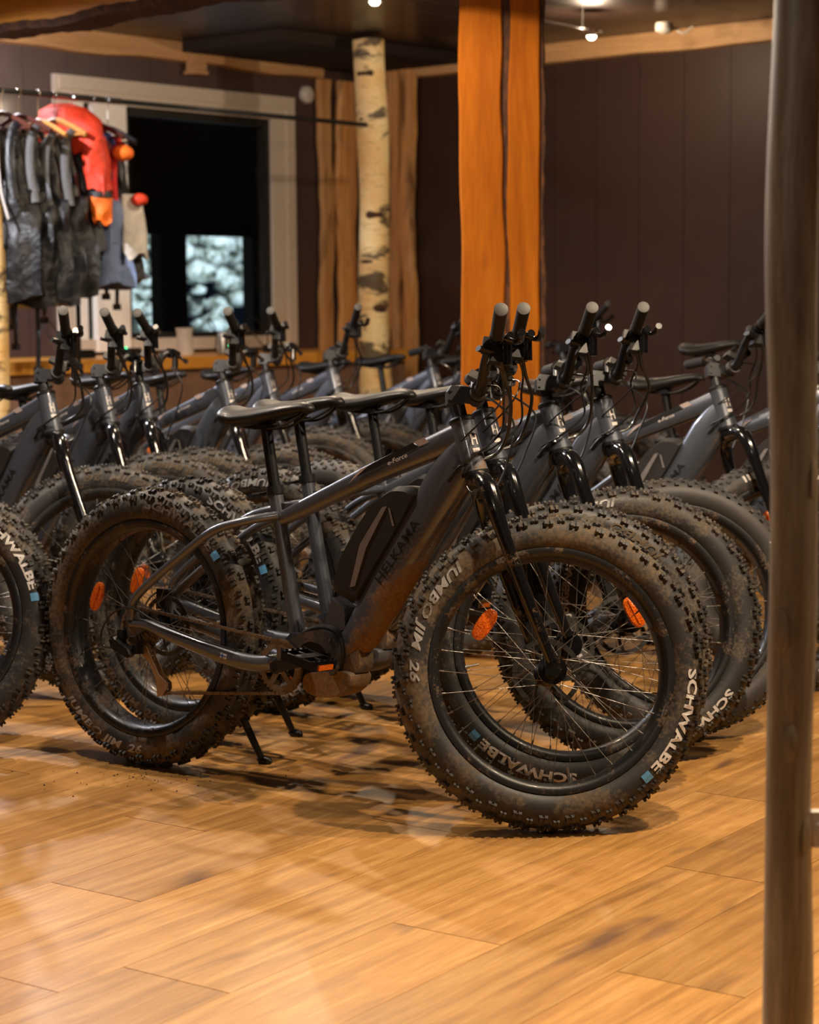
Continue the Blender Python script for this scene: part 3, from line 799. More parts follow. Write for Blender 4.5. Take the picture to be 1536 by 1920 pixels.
def sheet(prof, thick, seg=20, wav=0.012, seed=0, rows=None, hem=0.02):
    """closed garment shell; prof = list of (z, x centre, half width, half thickness)"""
    g = G(); n = len(prof); vs = []; fs = []; r = random.Random(seed)
    ph = [r.uniform(0, 6) for _ in range(4)]
    # densify
    P = []
    for i in range(n - 1):
        for k in range(4):
            t = k / 4; P.append(tuple(prof[i][j] * (1 - t) + prof[i + 1][j] * t for j in range(4)))
    P.append(prof[-1]); n = len(P)
    for i, (z, xc, hw, ht) in enumerate(P):
        fr = i / (n - 1)
        for k in range(seg):
            a = 2 * pi * k / seg
            w_ = wav * fr * (sin(5 * a + ph[0] + 3 * fr) + 0.7 * sin(9 * a + ph[1] - 5 * fr)) + 0.5 * wav * sin(a * 3 + fr * 9 + ph[2])
            c, s_ = cos(a), sin(a)
            vs.append((xc + c * (hw + w_), s_ * (ht + w_ * 0.8), z + (hem * sin(3 * a + ph[3]) if i == n - 1 else 0)))
    for i in range(n - 1):
        for k in range(seg):
            l = (k + 1) % seg
            fs.append((i * seg + k, i * seg + l, (i + 1) * seg + l, (i + 1) * seg + k))
    fs.append(tuple(range(seg))); fs.append(tuple((n - 1) * seg + k for k in reversed(range(seg))))
    g.add(vs, fs); return g
def ribbon(pts, w_, t, n=6):
    g = G(); g.tube(curve(pts, n), w_, 8, flat=t / w_, hint=(0, 1, 0)); return g
def garment(px, lab, body, lower, strap, hang, sw=0.0, seed=0, length=0.86, dz=0.0, collar=None, wide=1.0, drop=None):
    p = rail_at(px)
    ang = math.atan2(rail_d.y, rail_d.x) - pi / 2
    e = empty('padded_vest', Matrix.Translation((p.x, p.y, p.z)) @ Matrix.Rotation(ang + sw, 4, 'Z')); look(e, lab, 'vest', 'garments on the clothes rail')
    L = length; W = wide
    up = sheet([(-0.16 + dz, 0, 0.10 * W, 0.05), (-0.24 + dz, 0, 0.12 * W, 0.062), (-0.36 + dz, 0, 0.15 * W, 0.07), (-0.46 + dz, 0, 0.19 * W, 0.08)], 0, seed=seed)
    obj('bodice', up.mesh('bodice', 70), M['c_black'], e)
    fp = sheet([(-0.15 + dz, 0.02, 0.045 * W, 0.03), (-0.26 + dz, 0.02, 0.07 * W, 0.04), (-0.38 + dz, 0.02, 0.10 * W, 0.05), (-0.50 + dz, 0.01, 0.13 * W, 0.055)], 0, seed=seed + 3, wav=0.01)
    obj('front_panel', fp.mesh('front_panel', 70), body, e, Matrix.Translation((0, -0.045, 0)))
    lo = sheet([(-0.42 + dz, 0, 0.19 * W, 0.085), (-0.52 + dz, 0, 0.215 * W, 0.095), (-0.66 + dz, 0, 0.225 * W, 0.10), (-L + dz, 0, 0.235 * W, 0.10)], 0, seed=seed + 5, wav=0.028)
    obj('skirt', lo.mesh('skirt', 70), lower, e)
    for s_ in (-1, 1):
        st = ribbon([(s_ * 0.10 * W, 0.045, -0.155 + dz), (s_ * 0.12 * W, 0.0, -0.115 + dz), (s_ * 0.13 * W, -0.055, -0.18 + dz), (s_ * 0.155 * W, -0.085, -0.32 + dz), (s_ * 0.195 * W, -0.095, -0.47 + dz)], 0.020, 0.010)
        obj('shoulder_strap', st.mesh('shoulder_strap', 60), strap, e)
        pp = ribbon([(s_ * 0.065 * W + 0.02, -0.095, -0.17 + dz), (s_ * 0.085 * W + 0.02, -0.110, -0.30 + dz), (s_ * 0.125 * W + 0.01, -0.120, -0.44 + dz), (s_ * 0.185 * W, -0.125, -0.56 + dz)], 0.006, 0.006)
        obj('piping', pp.mesh('piping', 60), M['c_pale'], e)
    pk = sheet([(-0.54 + dz, 0.07, 0.03, 0.02), (-0.58 + dz, 0.07, 0.055, 0.03), (-0.68 + dz, 0.07, 0.06, 0.032), (-0.72 + dz, 0.07, 0.05, 0.02)], 0, seed=seed + 9, wav=0.006, hem=0.004)
    obj('pocket', pk.mesh('pocket', 70), M['c_black'], e, Matrix.Translation((0, -0.085, 0)))
    if collar:
        cg = sheet([(-0.075 + dz, 0, 0.075, 0.05), (-0.12 + dz, 0, 0.095, 0.062), (-0.17 + dz, 0, 0.11, 0.06)], 0, seed=seed + 2, wav=0.008)
        obj('collar', cg.mesh('collar', 70), collar, e)
    if drop:
        for (dx, dl) in drop:
            dg = ribbon([(dx, -0.03, -L + 0.03 + dz), (dx + 0.01, -0.04, -L - dl * 0.5 + dz), (dx - 0.005, -0.03, -L - dl + dz)], 0.016, 0.005)
            obj('crotch_strap', dg.mesh('crotch_strap', 60), M['c_black'], e)
            bk = G(); bk.box((dx - 0.005, -0.03, -L - dl + dz), (0.045, 0.015, 0.03)); obj('buckle', bk.mesh('buckle', smooth=False), M['plastic_black'], e)
    h = empty('clothes_hanger', Matrix.Translation((p.x, p.y, p.z)) @ Matrix.Rotation(ang + sw, 4, 'Z')); look(h, hang[1], 'hanger', 'hangers on the clothes rail')
    hg = G(); hg.tube(curve([(-0.21, 0, -0.165 + dz * .5), (-0.10, 0, -0.115 + dz * .5), (0, 0, -0.085 + dz * .5), (0.10, 0, -0.115 + dz * .5), (0.21, 0, -0.165 + dz * .5)], 5), 0.013, 8, flat=0.7)
    hg.tube([(-0.20, 0, -0.16 + dz * .5), (0.20, 0, -0.16 + dz * .5)], 0.006, 6)
    obj('shoulder_bar', hg.mesh('shoulder_bar', 60), hang[0], h)
    hk = G(); hk.tube(curve([(0, 0, -0.085 + dz * .5), (0, 0, -0.03), (0.016, 0, -0.010), (0.0165, 0, 0.006), (0, 0, 0.018), (-0.0165, 0, 0.004)], 5), 0.0018, 6); obj('hook', hk.mesh('hook'), M['chrome'], h)
    return e
garment(20, 'black padded vest at the left end of the rail', M['c_black'], M['c_black'], M['c_black'], (M['hanger_dark'], 'dark wooden hanger at the left end of the rail'), 0.0, 1, 0.92, -0.04, drop=[(0.1, 0.22)])
garment(52, 'grey and black padded vest, second from the left on the rail', M['c_grey'], M['c_black'], M['c_grey'], (M['hanger_dark'], 'dark hanger, second from the left on the rail'), 0.08, 2, 0.94, -0.05, drop=[(-0.05, 0.10), (0.12, 0.30)])
garment(88, 'grey vest with pale piping on the light wooden hanger', M['c_grey'], M['c_navy'], M['c_grey'], (M['hanger_wood'], 'light wooden hanger holding a grey vest, left of the orange jacket'), -0.06, 3, 0.90, -0.08, drop=[(0.05, 0.08)])
garment(118, 'grey striped vest with black lower half just left of the orange jacket', M['c_grey'], M['c_black'], M['c_grey'], (M['hanger_wood'], 'light wooden hanger nearest the orange jacket'), 0.05, 4, 0.88, -0.06, drop=[(0.16, 0.34)])
# orange jacket with draped hood
p = rail_at(150); ang = math.atan2(rail_d.y, rail_d.x) - pi / 2
e = empty('orange_jacket', Matrix.Translation((p.x, p.y, p.z)) @ Matrix.Rotation(ang, 4, 'Z')); look(e, 'bright orange-red jacket with big collar hanging in mid rail', 'jacket')
obj('hood', sheet([(-0.03, -0.07, 0.06, 0.05), (-0.055, -0.06, 0.14, 0.09), (-0.12, -0.03, 0.20, 0.11), (-0.20, 0.0, 0.21, 0.10), (-0.28, 0.07, 0.14, 0.07)], 0, seed=31, wav=0.012).mesh('hood', 70), M['c_orange'], e)
obj('sleeve', sheet([(-0.20, 0.14, 0.07, 0.07), (-0.34, 0.165, 0.055, 0.07), (-0.46, 0.185, 0.05, 0.06)], 0, seed=32, wav=0.012).mesh('sleeve', 70), M['c_orange'], e)
obj('cuff_band', sheet([(-0.455, 0.187, 0.053, 0.062), (-0.485, 0.192, 0.052, 0.06)], 0, seed=33, wav=0.002, hem=0.0).mesh('cuff_band', 70), M['c_black'], e)
obj('cuff', sheet([(-0.48, 0.19, 0.05, 0.058), (-0.56, 0.20, 0.045, 0.05), (-0.60, 0.205, 0.03, 0.04)], 0, seed=34, wav=0.008).mesh('cuff', 70), M['c_orange2'], e)
obj('back_panel', sheet([(-0.22, -0.02, 0.12, 0.06), (-0.40, -0.02, 0.15, 0.07), (-0.72, 0.0, 0.18, 0.08)], 0, seed=35, wav=0.014).mesh('back_panel', 70), M['c_navy'], e)
hk = G(); hk.tube(curve([(0, 0, -0.05), (0, 0, -0.03), (0.016, 0, -0.010), (0.0165, 0, 0.006), (0, 0, 0.018), (-0.0165, 0, 0.004)], 5), 0.0018, 6); obj('hanger_hook', hk.mesh('hanger_hook'), M['chrome'], e)
garment(188, 'blue vest with dark red collar right of the orange jacket', M['c_blue'], M['c_light_blue'], M['c_blue'], (M['hanger_dark'], 'dark hanger holding the blue vest'), 0.05, 6, 0.84, -0.06, M['c_wine'], 0.85, drop=[(0.1, 0.05)])
g7 = garment(216, 'red, white and black vest at the right end of the garments', M['c_black'], M['c_black'], M['c_red'], (M['plastic_black'], 'black wire hanger at the right end of the garments'), -0.04, 7, 0.78, -0.10, M['c_red'], 0.85, drop=[(0.08, 0.12)])
obj('white_side_panel', sheet([(-0.46, 0.165, 0.022, 0.06), (-0.60, 0.185, 0.024, 0.07), (-0.76, 0.195, 0.02, 0.07)], 0, seed=44, wav=0.006).mesh('white_side_panel', 70), M['c_white'], g7)
p = rail_at(200)
g = G(); bm = bmesh.new(); bmesh.ops.create_icosphere(bm, subdivisions=3, radius=0.045)
g.add([Vector((v_.co.x * 1.15, v_.co.y, v_.co.z * 0.85)) for v_ in bm.verts], [tuple(q.index for q in f_.verts) for f_ in bm.faces]); bm.free()
o = obj('rescue_float', g.mesh('rescue_float'), M['c_orange2'], None, Matrix.Translation((p.x + 0.13, p.y - 0.13, 1.95))); look(o, 'small orange float clipped to the blue vest', 'float')
o = obj('rescue_float', g.mesh('rescue_float'), M['c_orange'], None, Matrix.Translation((p.x + 0.20, p.y - 0.10, 1.73)) @ Matrix.Scale(0.8, 4)); look(o, 'small red float hanging below the orange float', 'float')

# ------------------------------------------------------------------ the bicycles
RC, RB_, YB = 0.318, 0.047, 0.050
def tsurf(b, lift=0.0): return (RC + (RB_ + lift) * cos(b), (YB + lift) * sin(b))
B = {}
prof = [tsurf(R_(a)) for a in range(-140, 141, 14)] + [(0.288, 0.030), (0.292, 0.0), (0.288, -0.030)]
B['tyre'] = G().lathe(prof, 80, True).mesh('tyre', 60)
prof = [(0.287, 0.041), (0.276, 0.0425), (0.266, 0.036), (0.260, 0.020), (0.259, 0.0), (0.260, -0.020), (0.266, -0.036), (0.276, -0.0425), (0.287, -0.041), (0.287, -0.037), (0.270, -0.031), (0.264, 0), (0.270, 0.031), (0.287, 0.037)]
B['rim'] = G().lathe(prof, 72, True).mesh('rim', 50)
def knob_geo(la, lb, h):
    g = G()
    g.box((-la * 0.30, 0, h * 0.5 - 0.002), (la * 0.38, lb, h + 0.004), taper=0.80)
    g.box((la * 0.30, 0, h * 0.5 - 0.002), (la * 0.38, lb, h + 0.004), taper=0.80)
    g.box((0, 0, h * 0.25 - 0.002), (la * 0.5, lb * 0.55, h * 0.5 + 0.004), taper=0.9)
    return g
KN = {'shoulder': knob_geo(0.022, 0.017, 0.0095), 'outer': knob_geo(0.016, 0.012, 0.008), 'mid': knob_geo(0.020, 0.014, 0.008), 'centre': knob_geo(0.018, 0.016, 0.0075),
      's2': G().box((0, 0, 0.002), (0.013, 0.011, 0.008), taper=0.8), 'm2': G().box((0, 0, 0.0015), (0.010, 0.010, 0.006), taper=0.8)}
NP = 35
def knob_M(a, b):
    r, y = tsurf(b)
    out = Vector((cos(a) * cos(b), sin(b), sin(a) * cos(b)))
    tan = Vector((-sin(a), 0, cos(a)))
    lat = out.cross(tan)
    p = Vector((cos(a) * r, y, sin(a) * r))
    return Matrix(((tan.x, lat.x, out.x, p.x), (tan.y, lat.y, out.y, p.y), (tan.z, lat.z, out.z, p.z), (0, 0, 0, 1)))
def knob_list():
    L = []
    for i in range(NP):
        a = 2 * pi * i / NP; h = pi / NP
        for s in (-1, 1):
            L.append(('shoulder', a, s * R_(60))); L.append(('outer', a + h, s * R_(50)))
            L.append(('mid', a + h * 0.5 * (1 + s * 0.3), s * R_(30)))
            L.append(('centre', a + h * (1 if s > 0 else 0), s * R_(9)))
    return L
KL = knob_list()
def near_row(k): return k[2] < R_(-25)
g = G(); [g.merge(KN[k], knob_M(a, b_)) for (k, a, b_) in KL]; B['knobs_all'] = g.mesh('tread_knobs', smooth=False)
g = G(); [g.merge(KN[k], knob_M(a, b_)) for (k, a, b_) in KL if not near_row((k, a, b_))]; B['knobs_rest'] = g.mesh('tread_knobs', smooth=False)
for k in ('shoulder', 'outer', 'mid'):
    B['k_' + k] = KN[k].mesh('tread_knob', smooth=False)
g = G()
for i in range(56):
    a = 2 * pi * i / 56; h = pi / 56
    for s in (-1, 1):
        g.merge(KN['s2'], knob_M(a, s * R_(60))); g.merge(KN['m2'], knob_M(a + h, s * R_(42))); g.merge(KN['m2'], knob_M(a, s * R_(24))); g.merge(KN['m2'], knob_M(a + h, s * R_(8)))
B['knobs_small'] = g.mesh('tread_knobs', smooth=False)
# hub
B['hub_front'] = G().lathe([(0.001, -0.078), (0.010, -0.078), (0.010, -0.060), (0.020, -0.058), (0.022, -0.046), (0.034, -0.044), (0.034, -0.038), (0.020, -0.034), (0.018, 0.0), (0.020, 0.034), (0.034, 0.038), (0.034, 0.044), (0.024, 0.046), (0.022, 0.062), (0.010, 0.064), (0.010, 0.078), (0.001, 0.078)], 32, False).mesh('hub')
def spoke_geo(i, side, n=16, r=0.00085):
    a = 2 * pi * (i + (0.5 if side > 0 else 0)) / n
    ha = a + (R_(62) if i % 2 else R_(-62))
    p0 = Vector((0.029 * cos(ha), side * 0.041, 0.029 * sin(ha))); p1 = Vector((0.262 * cos(a), side * 0.014, 0.262 * sin(a)))
    g = G(); g.tube([p0, p1], r, 6); d = (p0 - p1).normalized(); g.tube([p1, p1 + d * 0.013], 0.0022, 6)
    return g
SP = [(i, s) for s in (-1, 1) for i in range(16)]
for j, (i, s) in enumerate(SP): B['spoke%d' % j] = spoke_geo(i, s).mesh('spoke')
g = G(); [g.merge(spoke_geo(i, s, r=0.0010)) for i, s in SP]; B['spokes'] = g.mesh('spokes')
# disc (on the left side of the bike, +y)
g = G(); g.lathe([(0.082, 0.054), (0.082, 0.056), (0.070, 0.056), (0.070, 0.054)], 48, True)
for k in range(6):
    a = k * pi / 3; g.tube([(0.026 * cos(a), 0.055, 0.026 * sin(a)), (0.055 * cos(a + .35), 0.055, 0.055 * sin(a + .35)), (0.072 * cos(a + .5), 0.055, 0.072 * sin(a + .5))], 0.005, 6, flat=0.3)
B['disc'] = g.mesh('brake_disc')
def cog(r, nteeth, y0, y1, th=0.0045):
    g = G(); n = nteeth * 4; vs = []
    for y in (y0, y1):
        for k in range(n):
            a = 2 * pi * k / n; rr = r + (th if k % 4 in (0, 1) else 0.0) ; vs.append((rr * cos(a), y, rr * sin(a)))
        for k in range(n):
            a = 2 * pi * k / n; rr = r * 0.78; vs.append((rr * cos(a), y, rr * sin(a)))
    fs = []
    for k in range(n):
        l = (k + 1) % n
        fs += [(k, l, n + l, n + k), (2 * n + k, 3 * n + k, 3 * n + l, 2 * n + l), (k, 2 * n + k, 2 * n + l, l), (n + k, n + l, 3 * n + l, 3 * n + k)]
    g.add(vs, fs); return g
g = G()
for k, (r, nt_) in enumerate(((0.062, 34), (0.055, 30), (0.048, 26), (0.042, 23), (0.036, 20), (0.031, 17), (0.027, 15), (0.023, 13), (0.019, 11))):
    g.merge(cog(r, nt_, -0.044 - k * 0.0042, -0.0425 - k * 0.0042))
    for q in range(5):
        a = q * 2 * pi / 5 + k * 0.1; g.box((r * 0.5 * cos(a), -0.043 - k * 0.0042, r * 0.5 * sin(a)), (r * 0.7, 0.002, 0.008), Matrix.Rotation(-a, 3, 'Y'))
g.lathe([(0.001, -0.082), (0.014, -0.082), (0.016, -0.04), (0.001, -0.04)], 20, False)
B['cassette'] = g.mesh('cassette')
# reflector
g = G(); n = 20; vs = []
for (y, q) in ((-0.005, 0.88), (-0.002, 1.0), (0.003, 1.0), (0.005, 0.9)):
    for k in range(n):
        a = 2 * pi * k / n; c, s_ = cos(a), sin(a)
        vs.append((0.0195 * q * math.copysign(abs(c) ** 0.75, c), y, 0.041 * q * math.copysign(abs(s_) ** 0.85, s_)))
fs = [(i * n + k, i * n + (k + 1) % n, (i + 1) * n + (k + 1) % n, (i + 1) * n + k) for i in range(3) for k in range(n)] + [tuple(range(n)), tuple(3 * n + k for k in reversed(range(n)))]
g.add(vs, fs); g.box((0, -0.006, 0), (0.004, 0.003, 0.066)); B['reflector'] = g.mesh('wheel_reflector')
g = G(); g.tube([(0.262, 0, 0), (0.225, 0, 0)], 0.003, 8); g.tube([(0.262, 0, 0), (0.250, 0, 0)], 0.0045, 8); B['valve'] = g.mesh('valve')
# lettering wrapped on the right-hand sidewall (seen from -y)
def wrap(body, size, rc, ang0, cw=True, bold=0.0, stretch=1.0, shear=0.0, lift=0.0022):
    vs, fs = text_mesh(body, size, bold, stretch, shear)
    out = []
    for v_ in vs:
        if cw: a = ang0 - v_.x / rc; r = rc + v_.y
        else: a = ang0 + v_.x / rc; r = rc - v_.y
        c = max(-1, min(1, (r - RC) / RB_)); y = -YB * math.sqrt(max(0, 1 - c * c)) - lift
        out.append((r * cos(a), y, r * sin(a)))
    return G().add(out, fs)
def patch(rc, hr, a0, a1, lift=0.0022, n=6):
    g = G(); vs = []
    for k in range(n + 1):
        a = a0 + (a1 - a0) * k / n
        for r in (rc - hr, rc, rc + hr):
            c = (r - RC) / RB_; y = -YB * math.sqrt(max(0, 1 - c * c)) - lift
            vs.append((r * cos(a), y, r * sin(a)))
    fs = []
    for k in range(n):
        for j in range(2): fs.append((k * 3 + j, k * 3 + j + 1, k * 3 + 4 + j, k * 3 + 3 + j))
    g.add(vs, fs); return g
B['t_schwalbe'] = wrap('SCHWALBE', 0.031, 0.3265, 0.0, True, 0.0012, 1.62).mesh('tyre_lettering', smooth=False)
B['t_jumbo'] = wrap('JUMBO JIM  26', 0.0300, 0.322, pi, False, 0.0009, 1.62, 0.25).mesh('tyre_lettering', smooth=False)
B['t_kenda'] = wrap('KENDA', 0.026, 0.325, 0.0, True, 0.0011, 1.15, 0.2).mesh('tyre_lettering', smooth=False)
g = wrap('JUGGERNAUT', 0.028, 0.325, R_(145), True, 0.001, 1.0, 0.0)
B['t_jugg'] = g.mesh('tyre_lettering', smooth=False)
for k in range(3): B['t_bar%d' % k] = patch(0.325, 0.011, R_(178 + k * 2.6), R_(179.4 + k * 2.6)).mesh('print_bar', smooth=False)
B['t_patch'] = patch(0.327, 0.0105, R_(-28.5), R_(-24.5)).mesh('blue_patch', smooth=False)

# frame
HA = R_(18.5); AX = Vector((-sin(HA), 0, cos(HA))); CR = Vector((1.003, 0, 0.825)); WB = 1.22; AXZ = 0.37
def axp(d): return CR + AX * d
g = G()
g.loft([(0.655, 0, 0.375, 0.040, 0.032), (0.695, 0, 0.415, 0.046, 0.036), (0.765, 0, 0.530, 0.052, 0.038), (0.845, 0, 0.655, 0.054, 0.038), (0.900, 0, 0.745, 0.056, 0.036), (0.935, 0, 0.805, 0.056, 0.033), (0.965, 0, 0.850, 0.048, 0.030), (0.985, 0, 0.885, 0.035, 0.026)], 20, 2.9)
g.loft([(0.405, 0, 0.672, 0.017, 0.016), (0.50, 0, 0.712, 0.022, 0.018), (0.70, 0, 0.803, 0.026, 0.020), (0.90, 0, 0.882, 0.031, 0.023), (0.975, 0, 0.912, 0.035, 0.024)], 16, 2.8)
g.tube([(0.497, 0, 0.365), (0.447, 0, 0.565), (0.402, 0, 0.755)], [0.021, 0.019, 0.0185], 18)
g.tube([axp(-0.004), axp(0.02), axp(0.112), axp(0.121)], [0.0330, 0.0315, 0.0290, 0.0295], 24)
g.prism([(0.424, 0.665), (0.412, 0.72), (0.47, 0.722)], -0.006, 0.006)
g.prism([(0.585, 0.40), (0.612, 0.497), (0.654, 0.474), (0.66, 0.42)], -0.028, 0.028, 0.05)
g.prism([(0.445, 0.36), (0.485, 0.40), (0.545, 0.40), (0.54, 0.35), (0.48, 0.33)], -0.024, 0.024, 0.05)
for s in (-1, 1):
    g.tube(curve([(0.425, s * 0.012, 0.690), (0.36, s * 0.055, 0.674), (0.27, s * 0.080, 0.643), (0.165, s * 0.082, 0.573), (0.06, s * 0.080, 0.497), (0.005, s * 0.080, 0.445), (-0.004, s * 0.079, 0.395)], 5), 0.0115, 12)
    pts = curve([(-0.006, s * 0.079, 0.383), (0.05, s * 0.081, 0.385), (0.115, s * 0.083, 0.371), (0.24, s * 0.082, 0.344), (0.33, s * 0.074, 0.324), (0.405, s * 0.056, 0.315), (0.47, s * 0.030, 0.325)], 4)
    g.tube(pts, [0.012 + 0.011 * min(1, i / 18) for i in range(len(pts))], 12, flat=0.7)
    g.prism([(-0.025, 0.345), (-0.018, 0.40), (0.0, 0.42), (0.035, 0.395), (0.045, 0.372), (0.01, 0.35)], s * 0.0745, s * 0.0815)
B['frame'] = g.mesh('frame', 42)
# lettering on the frame, right side
def on_side(body, size, p, ang, y, bold=0.0, stretch=1.0, shear=0.0, tilt=0.0):
    vs, fs = text_mesh(body, size, bold, stretch, shear)
    Mx = Matrix.Translation((p[0], y, p[1])) @ Matrix.Rotation(-ang, 4, 'Y') @ Matrix.Rotation(pi / 2 + tilt, 4, 'X')
    return G().add([Mx @ v_ for v_ in vs], fs)
B['t_frame'] = on_side('HELKAMA', 0.034, (0.815, 0.622), math.atan2(0.125, 0.085) - 0.02, -0.0400, 0.0004, 1.25).mesh('frame_lettering', smooth=False)
B['t_top'] = on_side('e-Force', 0.016, (0.795, 0.845), math.atan2(0.215, 0.50) - 0.02, -0.0240, 0.0002, 1.25, 0.15).mesh('frame_lettering', smooth=False)
tta = math.atan2(0.079, 0.20)
def ttpoly(p, y=-0.0232):
    Mx = Matrix.Translation((0.70, 0, 0.803)) @ Matrix.Rotation(-tta, 4, 'Y')
    return [Mx @ Vector((a, y, b_)) for a, b_ in p]
g = G(); g.add(ttpoly([(-0.03, 0.004), (0.02, 0.019), (0.16, 0.027), (0.172, 0.012), (0.0, 0.004)]), [(0, 1, 2, 3, 4)]); B['decal_dark'] = g.mesh('decal_band', smooth=False)
g = G(); g.add(ttpoly([(0.163, 0.027), (0.195, 0.028), (0.205, 0.012), (0.175, 0.012)], -0.0236), [(0, 1, 2, 3)]); B['decal_flash2'] = g.mesh('decal_flash', smooth=False); g = G(); g.add(ttpoly([(-0.055, -0.004), (-0.01, 0.018), (0.02, 0.019), (-0.03, 0.004)], -0.0236), [(0, 1, 2, 3)]); B['decal_flash'] = g.mesh('decal_flash', smooth=False)
# badge on the head tube: standing H mark
g = G()
def hb(u, h, w_, hh):   # patch on the tube surface, angle u around from the front
    vs = []
    for q in (-1, 1):
        for r_ in (-1, 0, 1):
            a = u + r_ * w_ / 2 / 0.0262
            p = axp(h + q * hh / 2); side = Vector((0, 1, 0)); fr = Vector((cos(HA), 0, sin(HA)))
            vs.append(p + fr * cos(a) * (0.0312 - (h - 0.03) * 0.02 + 0.0012) - side * sin(a) * (0.0312 - (h - 0.03) * 0.02 + 0.0012))
    g.add(vs, [(0, 1, 4, 3), (1, 2, 5, 4)])
for u in (0.62, 0.22): hb(u, 0.072, 0.0035, 0.030)
hb(0.42, 0.072, 0.012, 0.004); hb(0.42, 0.044, 0.016, 0.010)
B['badge'] = g.mesh('head_badge', smooth=False)
g = G(); g.box((0, 0, 0), (0.020, 0.001, 0.012)); B['flag'] = g.mesh('flag_sticker', smooth=False)
g = G(); g.box((-0.003, -0.0008, 0), (0.004, 0.001, 0.012)); g.box((0, -0.0008, 0), (0.020, 0.001, 0.0035)); B['flag_cross'] = g.mesh('flag_cross', smooth=False)
# seat
g = G(); g.tube([(0.428, 0, 0.64), (0.402, 0, 0.757), (0.3645, 0, 0.925)], 0.0150, 16); B['seat_post'] = g.mesh('seat_post')
g = G(); g.tube([(0.4055, 0, 0.741), (0.401, 0, 0.762)], 0.0225, 20); g.tube([(0.388, -0.010, 0.750), (0.378, 0.02, 0.748)], 0.006, 8); g.tube(curve([(0.38, 0.018, 0.748), (0.365, 0.0, 0.742), (0.352, -0.03, 0.738)], 4), 0.0045, 8); B['seat_clamp'] = g.mesh('seat_clamp')
st = [(0.246, 0.950, 0.034, 0.005), (0.250, 0.951, 0.058, 0.013), (0.268, 0.948, 0.073, 0.017), (0.30, 0.943, 0.071, 0.016), (0.345, 0.945, 0.054, 0.016), (0.39, 0.952, 0.036, 0.015), (0.44, 0.961, 0.025, 0.013), (0.485, 0.967, 0.021, 0.011), (0.508, 0.965, 0.018, 0.009), (0.518, 0.962, 0.008, 0.004)]
g = G(); n = 22; vs = []; fs = []
for (x, z, hw, ht) in st:
    for k in range(n):
        a = 2 * pi * k / n; c, s_ = cos(a), sin(a)
        drop_ = 0.012 * abs(c) ** 2.2 * (hw / 0.07)
        zz = z + s_ * ht * (1.0 if s_ > 0 else 1.3 + 0.9 * min(1, hw / 0.06)) - drop_ * 1.2 + (0.004 if s_ > 0 and abs(c) < 0.3 else 0) * 0
        vs.append((x, c * hw, zz))
for i in range(len(st) - 1):
    for k in range(n): fs.append((i * n + k, i * n + (k + 1) % n, (i + 1) * n + (k + 1) % n, (i + 1) * n + k))
fs.append(tuple(reversed(range(n)))); fs.append(tuple((len(st) - 1) * n + k for k in range(n)))
g.add(vs, fs); B['saddle'] = g.mesh('saddle', 60)
for s in (-1, 1):
    g = G(); g.tube(curve([(0.258, s * 0.04, 0.930), (0.30, s * 0.024, 0.912), (0.35, s * 0.020, 0.908), (0.42, s * 0.020, 0.912), (0.47, s * 0.014, 0.935), (0.495, s * 0.008, 0.955)], 5), 0.0036, 8); B['rail%d' % s] = g.mesh('saddle_rail')
g = G(); g.box((0.368, 0, 0.912), (0.045, 0.05, 0.014)); g.box((0.366, 0, 0.926), (0.03, 0.045, 0.010)); g.tube([(0.385, 0, 0.90), (0.385, 0, 0.935)], 0.004, 8); B['saddle_clamp'] = g.mesh('saddle_clamp')
# battery
bat = [(0.645, 0.500), (0.612, 0.520), (0.632, 0.585), (0.672, 0.655), (0.715, 0.718), (0.765, 0.762), (0.80, 0.782), (0.842, 0.782), (0.868, 0.770), (0.83, 0.70), (0.74, 0.565), (0.69, 0.49)]
B['battery'] = G().prism(rounded(bat), -0.040, 0.040, 0.10).mesh('battery', 30)
B['battery_stripe'] = G().prism([(0.679, 0.528), (0.705, 0.635), (0.768, 0.728), (0.782, 0.732), (0.723, 0.625), (0.694, 0.532)], -0.0425, -0.0395).mesh('battery_stripe', 30)
B['battery_edge'] = G().prism([(0.792, 0.725), (0.786, 0.728), (0.80, 0.685), (0.806, 0.685)], -0.0425, -0.0395).mesh('battery_edge', 30)
# motor
mot = [(0.470, 0.365), (0.520, 0.405), (0.560, 0.425), (0.605, 0.432), (0.640, 0.425), (0.664, 0.398), (0.668, 0.360), (0.655, 0.300), (0.610, 0.272), (0.540, 0.268), (0.490, 0.285), (0.465, 0.32)]
B['motor'] = G().prism(rounded(mot, 0.4), -0.040, 0.040, 0.10).mesh('motor_housing', 30)
cov = [(0.492, 0.378), (0.545, 0.406), (0.600, 0.418), (0.632, 0.412), (0.653, 0.388), (0.658, 0.352), (0.648, 0.312), (0.632, 0.304), (0.628, 0.342), (0.618, 0.368), (0.598, 0.383), (0.566, 0.386), (0.545, 0.376), (0.53, 0.352)]
B['motor_cover'] = G().prism(rounded(cov, 0.35), -0.053, -0.038, 0.0).mesh('motor_cover', 30)
g = G(); g.prism(rounded([(0.645, 0.385), (0.705, 0.380), (0.707, 0.338), (0.70, 0.315), (0.645, 0.315)], 0.2), -0.030, 0.030, 0.05); B['motor_bracket'] = g.mesh('motor_bracket', 30)
B['bolt'] = G().lathe([(0.001, -0.0045), (0.0035, -0.0045), (0.0038, -0.002), (0.005, -0.002), (0.006, -0.004), (0.0065, 0.0)], 12, False).mesh('bolt')
B['skid'] = G().prism(rounded([(0.535, 0.305), (0.60, 0.315), (0.655, 0.322), (0.700, 0.318), (0.695, 0.285), (0.670, 0.262), (0.620, 0.247), (0.565, 0.246), (0.535, 0.262)], 0.4), -0.043, 0.043, 0.10).mesh('skid_plate', 30)
BB = (0.478, 0.314)
